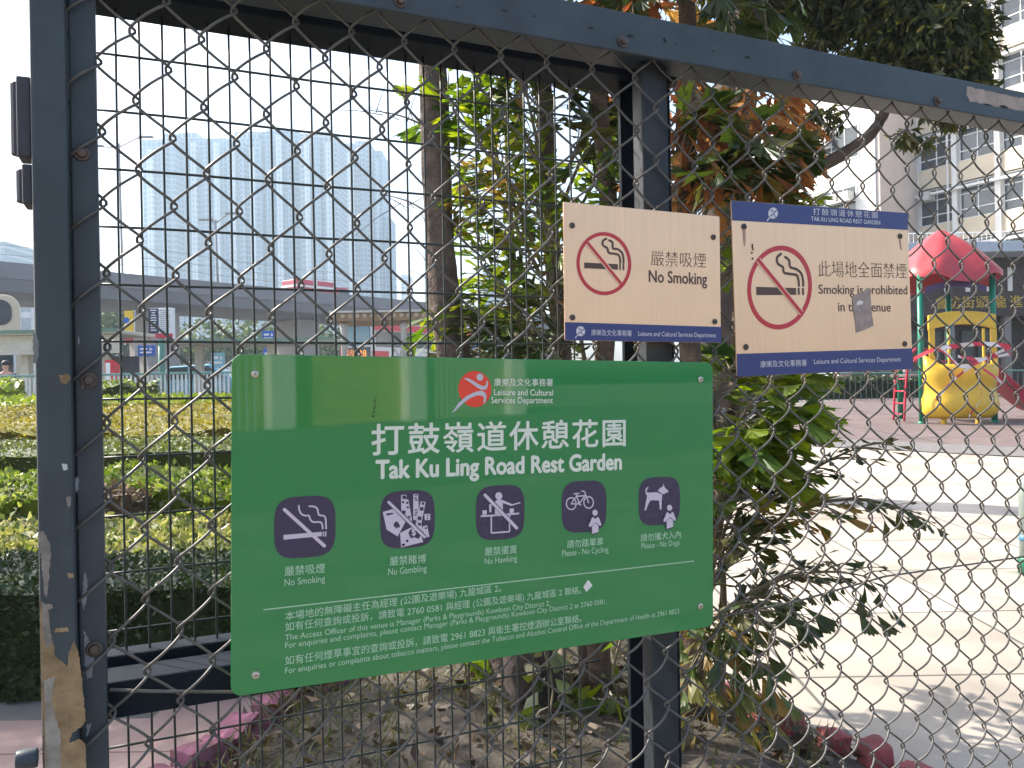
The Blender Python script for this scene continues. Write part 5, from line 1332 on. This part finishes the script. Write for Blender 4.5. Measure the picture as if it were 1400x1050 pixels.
b = MB().use(mat('route_display', (.8, .25, .03), .5, emit=((1.0, .30, .05), .35)))
for s_, y_a, w_ in (('28', .38, .62), ('尖沙咀', 1.15, .85)):
    V_, F_ = text_mesh(s_, 0.0, 1.0); xs = V_[:, 0]; kk = w_/(xs.max()-xs.min())
    b.add([(-.012, y_a+w_-(v[0]-xs.min())*kk, 2.18+v[1]*.55) for v in V_], F_)
b.build('route_display', t)
b = MB().use(M_grey); V_, F_ = text_mesh('九龍', 0.0, 1.0); b.add([(1.7+v[0]*.75, -.006, 2.33+v[1]*.45) for v in V_], F_); b.build('side_lettering', t)
for x_ in (1.8, 7.6):
    for y_ in (.2, BW_-.2): wheel(t, x_, y_, .5, .3)
for y_ in (.35, BW_-.35): MB().use(M_wht).lathe([(.11, -.02), (.10, -.01)], 14, (0, y_, .85), 'x').build('headlight', t)
# cream double-decker at the left edge
cY = 27.5; cc = at(21, 500, cY); t = thing('cream_bus', 'cream double-decker with rounded dark front window at the left edge', 'bus', (cc.x-2.05, cY-1.3, g(cY)), .56)
zc = lambda py: EYE+(539-py)*cY/F-g(cY)
MB().use(mat('cream_paint', (.62, .52, .38), .4, var=.05)).slab([(p[0]+1.3, p[1]+(zc(405)+.3)/2) for p in rrect(2.6, zc(405)-.3, .45)], 0, 9.5).build('body', t, bevel=.05)
MB().use(mat('cream_bus_glass', (.03, .032, .05), .08, var=.5, scale=1.5)).slab([(p[0]+1.3, p[1]+(zc(412)+zc(447))/2) for p in rrect(2.1, zc(412)-zc(447), .34)], -.03, .02).build('upper_window', t)
MB().use(M_wht).slab([(p[0]+1.3, p[1]+1.6) for p in rrect(2.3, 1.35, .08)], -.02, .02).build('window_surround', t)
MB().use(M_glass).slab([(p[0]+1.3, p[1]+1.6) for p in rrect(2.15, 1.2, .06)], -.035, .018).build('lower_window', t)
for y_ in (2.0, 7.5):
    for x_ in (.25, 2.35):
        b = MB().use(mat('bus_tyre', (.02, .02, .02), .85)); b.lathe([(.3, -.14), (.48, -.14), (.5, -.08), (.5, .08), (.48, .14), (.3, .14)], 20, (x_, y_, .5), 'x'); b.build('wheel', t, True)
# brown canopy pavilion
Yc = 34.0; A0 = at(455, 500, Yc); t = thing('canopy', 'brown tiled canopy on pale tapered posts in front of the red bus', 'canopy', (A0.x, Yc, g(Yc)), .02)
zk = lambda py: EYE+(528-py)*Yc/F-g(Yc)
MB().use(mat('brown_tile', (.36, .22, .11), .7, var=.2, scale=3)).box(0, 7.5, 0, 3.2, zk(438), zk(427)).build('roof', t, bevel=.04)
b = MB().use(mat('tile_ends', (.50, .36, .22), .7))
for i in range(24): b.lathe([(.10, -.06), (.10, 0)], 10, (.15+i*.31, -.004, zk(431)), 'y')
b.build('tile_ends', t)
MB().use(mat('pale_cap', (.62, .55, .46), .7)).box(-.1, 7.6, -.12, 3.3, zk(427)+.004, zk(424)).build('roof_edge', t)
for px in (468, 551):
    x_ = (px-455)*Yc/F; MB().use(mat('canopy_post', (.55, .50, .44), .7)).lathe([(.11, 0), (.14, zk(450)), (.20, zk(443)), (.10, zk(438.5))], 14, (x_, .5, 0)).build('post', t, True)

# ------------------------------------------------------------------ flyover with its piers, lamps and a truck
fa, fb = Vector((-52, 27, 0)), Vector((24, 122, 0)); fd = (fb-fa).normalized()
zt_f = 9.75
t = thing('flyover', 'grey concrete road flyover crossing behind the street', 'flyover', fa, math.atan2(fd.y, fd.x))
Lf = (fb-fa).length
M_conc = mat('flyover_concrete', (.15, .147, .16), .85, var=.12, scale=.6); M_conc2 = mat('parapet_concrete', (.19, .187, .205), .85, var=.1, scale=.8)
MB().use(M_conc2).box(0, Lf, -.2, .25, zt_f-1.05, zt_f).box(0, Lf, 9.4, 9.8, zt_f-1.05, zt_f).build('parapet', t)
MB().use(M_conc).slab([(-.1, zt_f-1.054), (9.9, zt_f-1.054), (9.9, zt_f-1.7), (7.5, zt_f-2.1), (2.5, zt_f-2.1), (-.1, zt_f-1.9)], 0, Lf, 'x').build('deck', t)
for px in (255, 452):
    q = ray(px, 470); n2 = Vector((-fd.y, fd.x, 0)); tt = (fa-Vector((0, 0, 0))).dot(n2)/Vector((q.x, q.y, 0)).dot(n2); s_ = (Vector((q.x*tt, q.y*tt, 0))-fa).dot(fd)
    MB().use(mat('pier', (.30, .28, .27), .85, var=.1, scale=.5)).box(s_-1.2, s_+1.2, 3.0, 6.6, .3, zt_f-2.104).build('pier', t, bevel=.15)
for (px, hd, lab) in ((168, ((-32, 199), (36, 188)), 'double-armed lamp post on the flyover, nearest the fence post'), (298, ((22, 292), (-14, 300)), 'thin lamp post on the flyover in front of the middle tower')):
    Y = 62.0; c = at(px, 385, Y); t2 = thing('lamp_post', lab, 'lamp post', c); pyt = min(h[1] for h in hd)+8
    zt2 = (385-pyt)*Y/F
    MB().use(M_grey).tube([(0, 0, -.6), (-.12, 0, zt2)], .09, 8).build('pole', t2, True)
    for dx, py in hd:
        e_ = (dx*Y/F, 0, (385-py)*Y/F); MB().use(M_grey).tube([(-.12, 0, zt2-.3), (e_[0]*.6, 0, e_[2]-.1), e_], .05, 6).build('arm', t2, True)
        MB().use(M_grey).slab(rrect(1.0, .34, .1), e_[2]-.08, e_[2]+.06, 'z').build('lamp_head', t2) if False else MB().use(M_grey).box(e_[0]-.6, e_[0]+.5, -.15, .15, e_[2]-.07, e_[2]+.07).build('lamp_head', t2, bevel=.03)
q = at(420, 396, 72); t = thing('lorry', 'red and white lorry driving along the flyover', 'lorry', (q.x, q.y+3.2, 8.62), math.atan2(fd.y, fd.x))
MB().use(flatmat('lorry_red', (.50, .05, .09), .4)).box(-3.0, 1.4, -1.1, 1.1, .9, 2.55).build('body', t, bevel=.1)
MB().use(M_wht).box(-3.02, 1.42, -1.13, 1.13, 1.85, 2.05).box(-1.1, -.7, -1.13, 1.13, .9, 2.5).build('white_stripe', t)
MB().use(flatmat('cab_red', (.52, .06, .10), .4)).box(1.5, 3.1, -1.05, 1.05, .7, 2.2).build('cab', t, bevel=.15)
MB().use(M_glass).box(1.9, 3.12, -1.07, 1.07, 1.5, 2.0).build('cab_window', t)
for x_ in (-2.0, 2.3):
    for y_ in (-1.0, 1.0): wheel(t, x_, y_, .45, .28)
t = thing('overhead_cable', 'thin overhead wires strung along the flyover', 'cable', (0, 0, 0))
for dz in (.7, 1.3, 2.0):
    MB().use(M_grey).tube([fa+fd*(k*6)+Vector((0, 0, zt_f+dz-.25*math.sin(k*.9)**2)) for k in range(20)], .022, 5).build('wire', t, True)

# ------------------------------------------------------------------ far away: trees under the flyover, low blocks, towers
M_fart = leafmat('far_tree_leaf', [(.05, .075, .035), (.08, .11, .05), (.11, .14, .06)], .25, .6)
for i, (px, py, Y, r, lab) in enumerate(((290, 470, 92, 4.2, 'hazy green tree beyond the large pier'), (352, 462, 98, 5.0, 'hazy green tree behind the blue square sign'), (405, 470, 95, 4.4, 'hazy green tree between the two piers'), (432, 462, 104, 4.6, 'hazy green tree just left of the second pier'), (146, 438, 88, 3.4, 'small dark tree under the flyover next to the fence post'), (196, 474, 90, 3.6, 'hazy green tree low under the large poster board'))):
    c = at(px, py, Y); base = Vector((c.x, Y, g(Y))); t = thing('distant_tree', lab, 'tree', base, 0, 'trees beyond the flyover')
    MB().use(M_bark_dark).tube([(0, 0, 0), (.1, 0, c.z-base.z)], [.3, .16], 8).build('trunk', t)
    crownleaves(t, [(c, r, 700), (c+Vector((r*.6, 0, -r*.3)), r*.6, 300), (c+Vector((-r*.6, 0, -r*.2)), r*.6, 300)], base, .75, M_fart, .7, .2, .6)
t = thing('low_building', 'long low pale building seen beneath the flyover', 'building', at(150, 520, 170)*1)
t.location.z = g(170)
MB().use(gridmat('low_facade', (.52, .50, .47), (.26, .28, .30), 3.2, 3.0, .5, .7, 'xz')).box(0, 95, 0, 18, 0, 9).build('wall', t)
MB().use(M_conc).box(-.5, 95.5, -.6, 18.5, 9.004, 9.6).build('roof', t)
t = thing('distant_block', 'pale office block under the flyover left of the fence post', 'building', (at(-40, 520, 120).x, 120, g(120)))
MB().use(gridmat('office_facade', (.58, .58, .58), (.30, .33, .36), 2.4, 3.0, .45, .6, 'xz')).box(0, 24, 0, 14, 0, 17).build('wall', t)
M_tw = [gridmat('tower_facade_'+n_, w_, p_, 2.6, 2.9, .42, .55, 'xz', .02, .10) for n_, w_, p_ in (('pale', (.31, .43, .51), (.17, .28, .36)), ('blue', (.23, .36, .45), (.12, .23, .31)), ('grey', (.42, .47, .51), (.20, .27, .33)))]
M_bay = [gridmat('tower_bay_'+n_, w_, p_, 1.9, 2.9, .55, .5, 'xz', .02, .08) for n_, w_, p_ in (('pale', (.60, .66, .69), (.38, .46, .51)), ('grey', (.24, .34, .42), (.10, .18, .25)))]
def tower(px0, px1, pyt, Y, k, label, crown=None, bays=4):
    a = at(px0, pyt, Y); w = (px1-px0)*Y/F; h = a.z-g(Y); t = thing('tower_block', label, 'tower', (a.x, Y, g(Y)), 0, 'tower blocks on the skyline')
    MB().use(M_tw[k % 3]).box(0, w, 0, 24, 0, h).build('wall', t)
    bw = w/(bays*2+1)
    for i in range(bays):
        x_ = bw*(2*i+1); hh = h-(2.9 if i % 2 else 5.8)
        MB().use(M_bay[(i+k) % 2]).box(x_, x_+bw, -3.0, -.01, 0, hh).build('bay', t)
    if crown:
        c0, c1, cy = crown; MB().use(M_tw[2]).box((c0-px0)*Y/F, (c1-px0)*Y/F, 3, 16, h+.01, h+(pyt-cy)*Y/F).build('crown', t)
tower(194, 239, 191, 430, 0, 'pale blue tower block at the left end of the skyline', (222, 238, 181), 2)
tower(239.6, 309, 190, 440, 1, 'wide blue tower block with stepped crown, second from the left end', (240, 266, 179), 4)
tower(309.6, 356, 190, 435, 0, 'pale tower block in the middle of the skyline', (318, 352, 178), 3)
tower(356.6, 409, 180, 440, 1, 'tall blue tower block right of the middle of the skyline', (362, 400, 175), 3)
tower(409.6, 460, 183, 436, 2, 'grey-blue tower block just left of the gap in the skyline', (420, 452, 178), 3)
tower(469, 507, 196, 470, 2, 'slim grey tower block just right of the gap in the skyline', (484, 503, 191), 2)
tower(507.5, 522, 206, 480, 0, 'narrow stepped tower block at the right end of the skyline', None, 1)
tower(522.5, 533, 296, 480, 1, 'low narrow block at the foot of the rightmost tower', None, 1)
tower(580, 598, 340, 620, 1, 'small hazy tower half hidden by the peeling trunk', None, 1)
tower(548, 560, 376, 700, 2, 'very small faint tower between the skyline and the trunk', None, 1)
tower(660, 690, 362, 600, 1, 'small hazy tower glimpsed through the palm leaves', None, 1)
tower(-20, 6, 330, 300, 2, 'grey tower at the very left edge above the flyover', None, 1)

# ------------------------------------------------------------------ the street side behind the photographer (mirrored in the enamel)
t = thing('street_building', 'yellow tiled street front with white columns and barred gates, mirrored in the notice', 'building', (-16, -22, 0))
MB().use(gridmat('yellow_tiles', (.30, .27, .16), (.50, .42, .14), .6, .3, .02, .6, 'xz')).box(0, 42, -6, 0, 0, 6.0).build('wall', t)
for i in range(8):
    MB().use(M_wwall).box(i*5.9, i*5.9+.9, .004, .5, 0, 6.3).build('column', t)
    g_ = MB().use(mat('gate_bars', (.50, .52, .50), .5))
    for k in range(16): g_.box(i*5.9+1.1+k*.29, i*5.9+1.16+k*.29, .15, .22, 0, 3.4)
    g_.build('barred_gate', t) if i % 2 == 0 else None

# ------------------------------------------------------------------ haze
hm = bpy.data.materials.new('haze'); hm.use_nodes = True; n = hm.node_tree.nodes; n.clear()
ou = n.new('ShaderNodeOutputMaterial'); pv = n.new('ShaderNodeVolumePrincipled'); pv.inputs['Color'].default_value = (.66, .84, 1.0, 1); pv.inputs['Density'].default_value = .00085; pv.inputs['Anisotropy'].default_value = .25
hm.node_tree.links.new(pv.outputs[0], ou.inputs['Volume'])
HZ = MB().use(hm).box(-420, 420, -60, 780, -1.0, 175).build('haze'); HZ['kind'] = 'stuff'
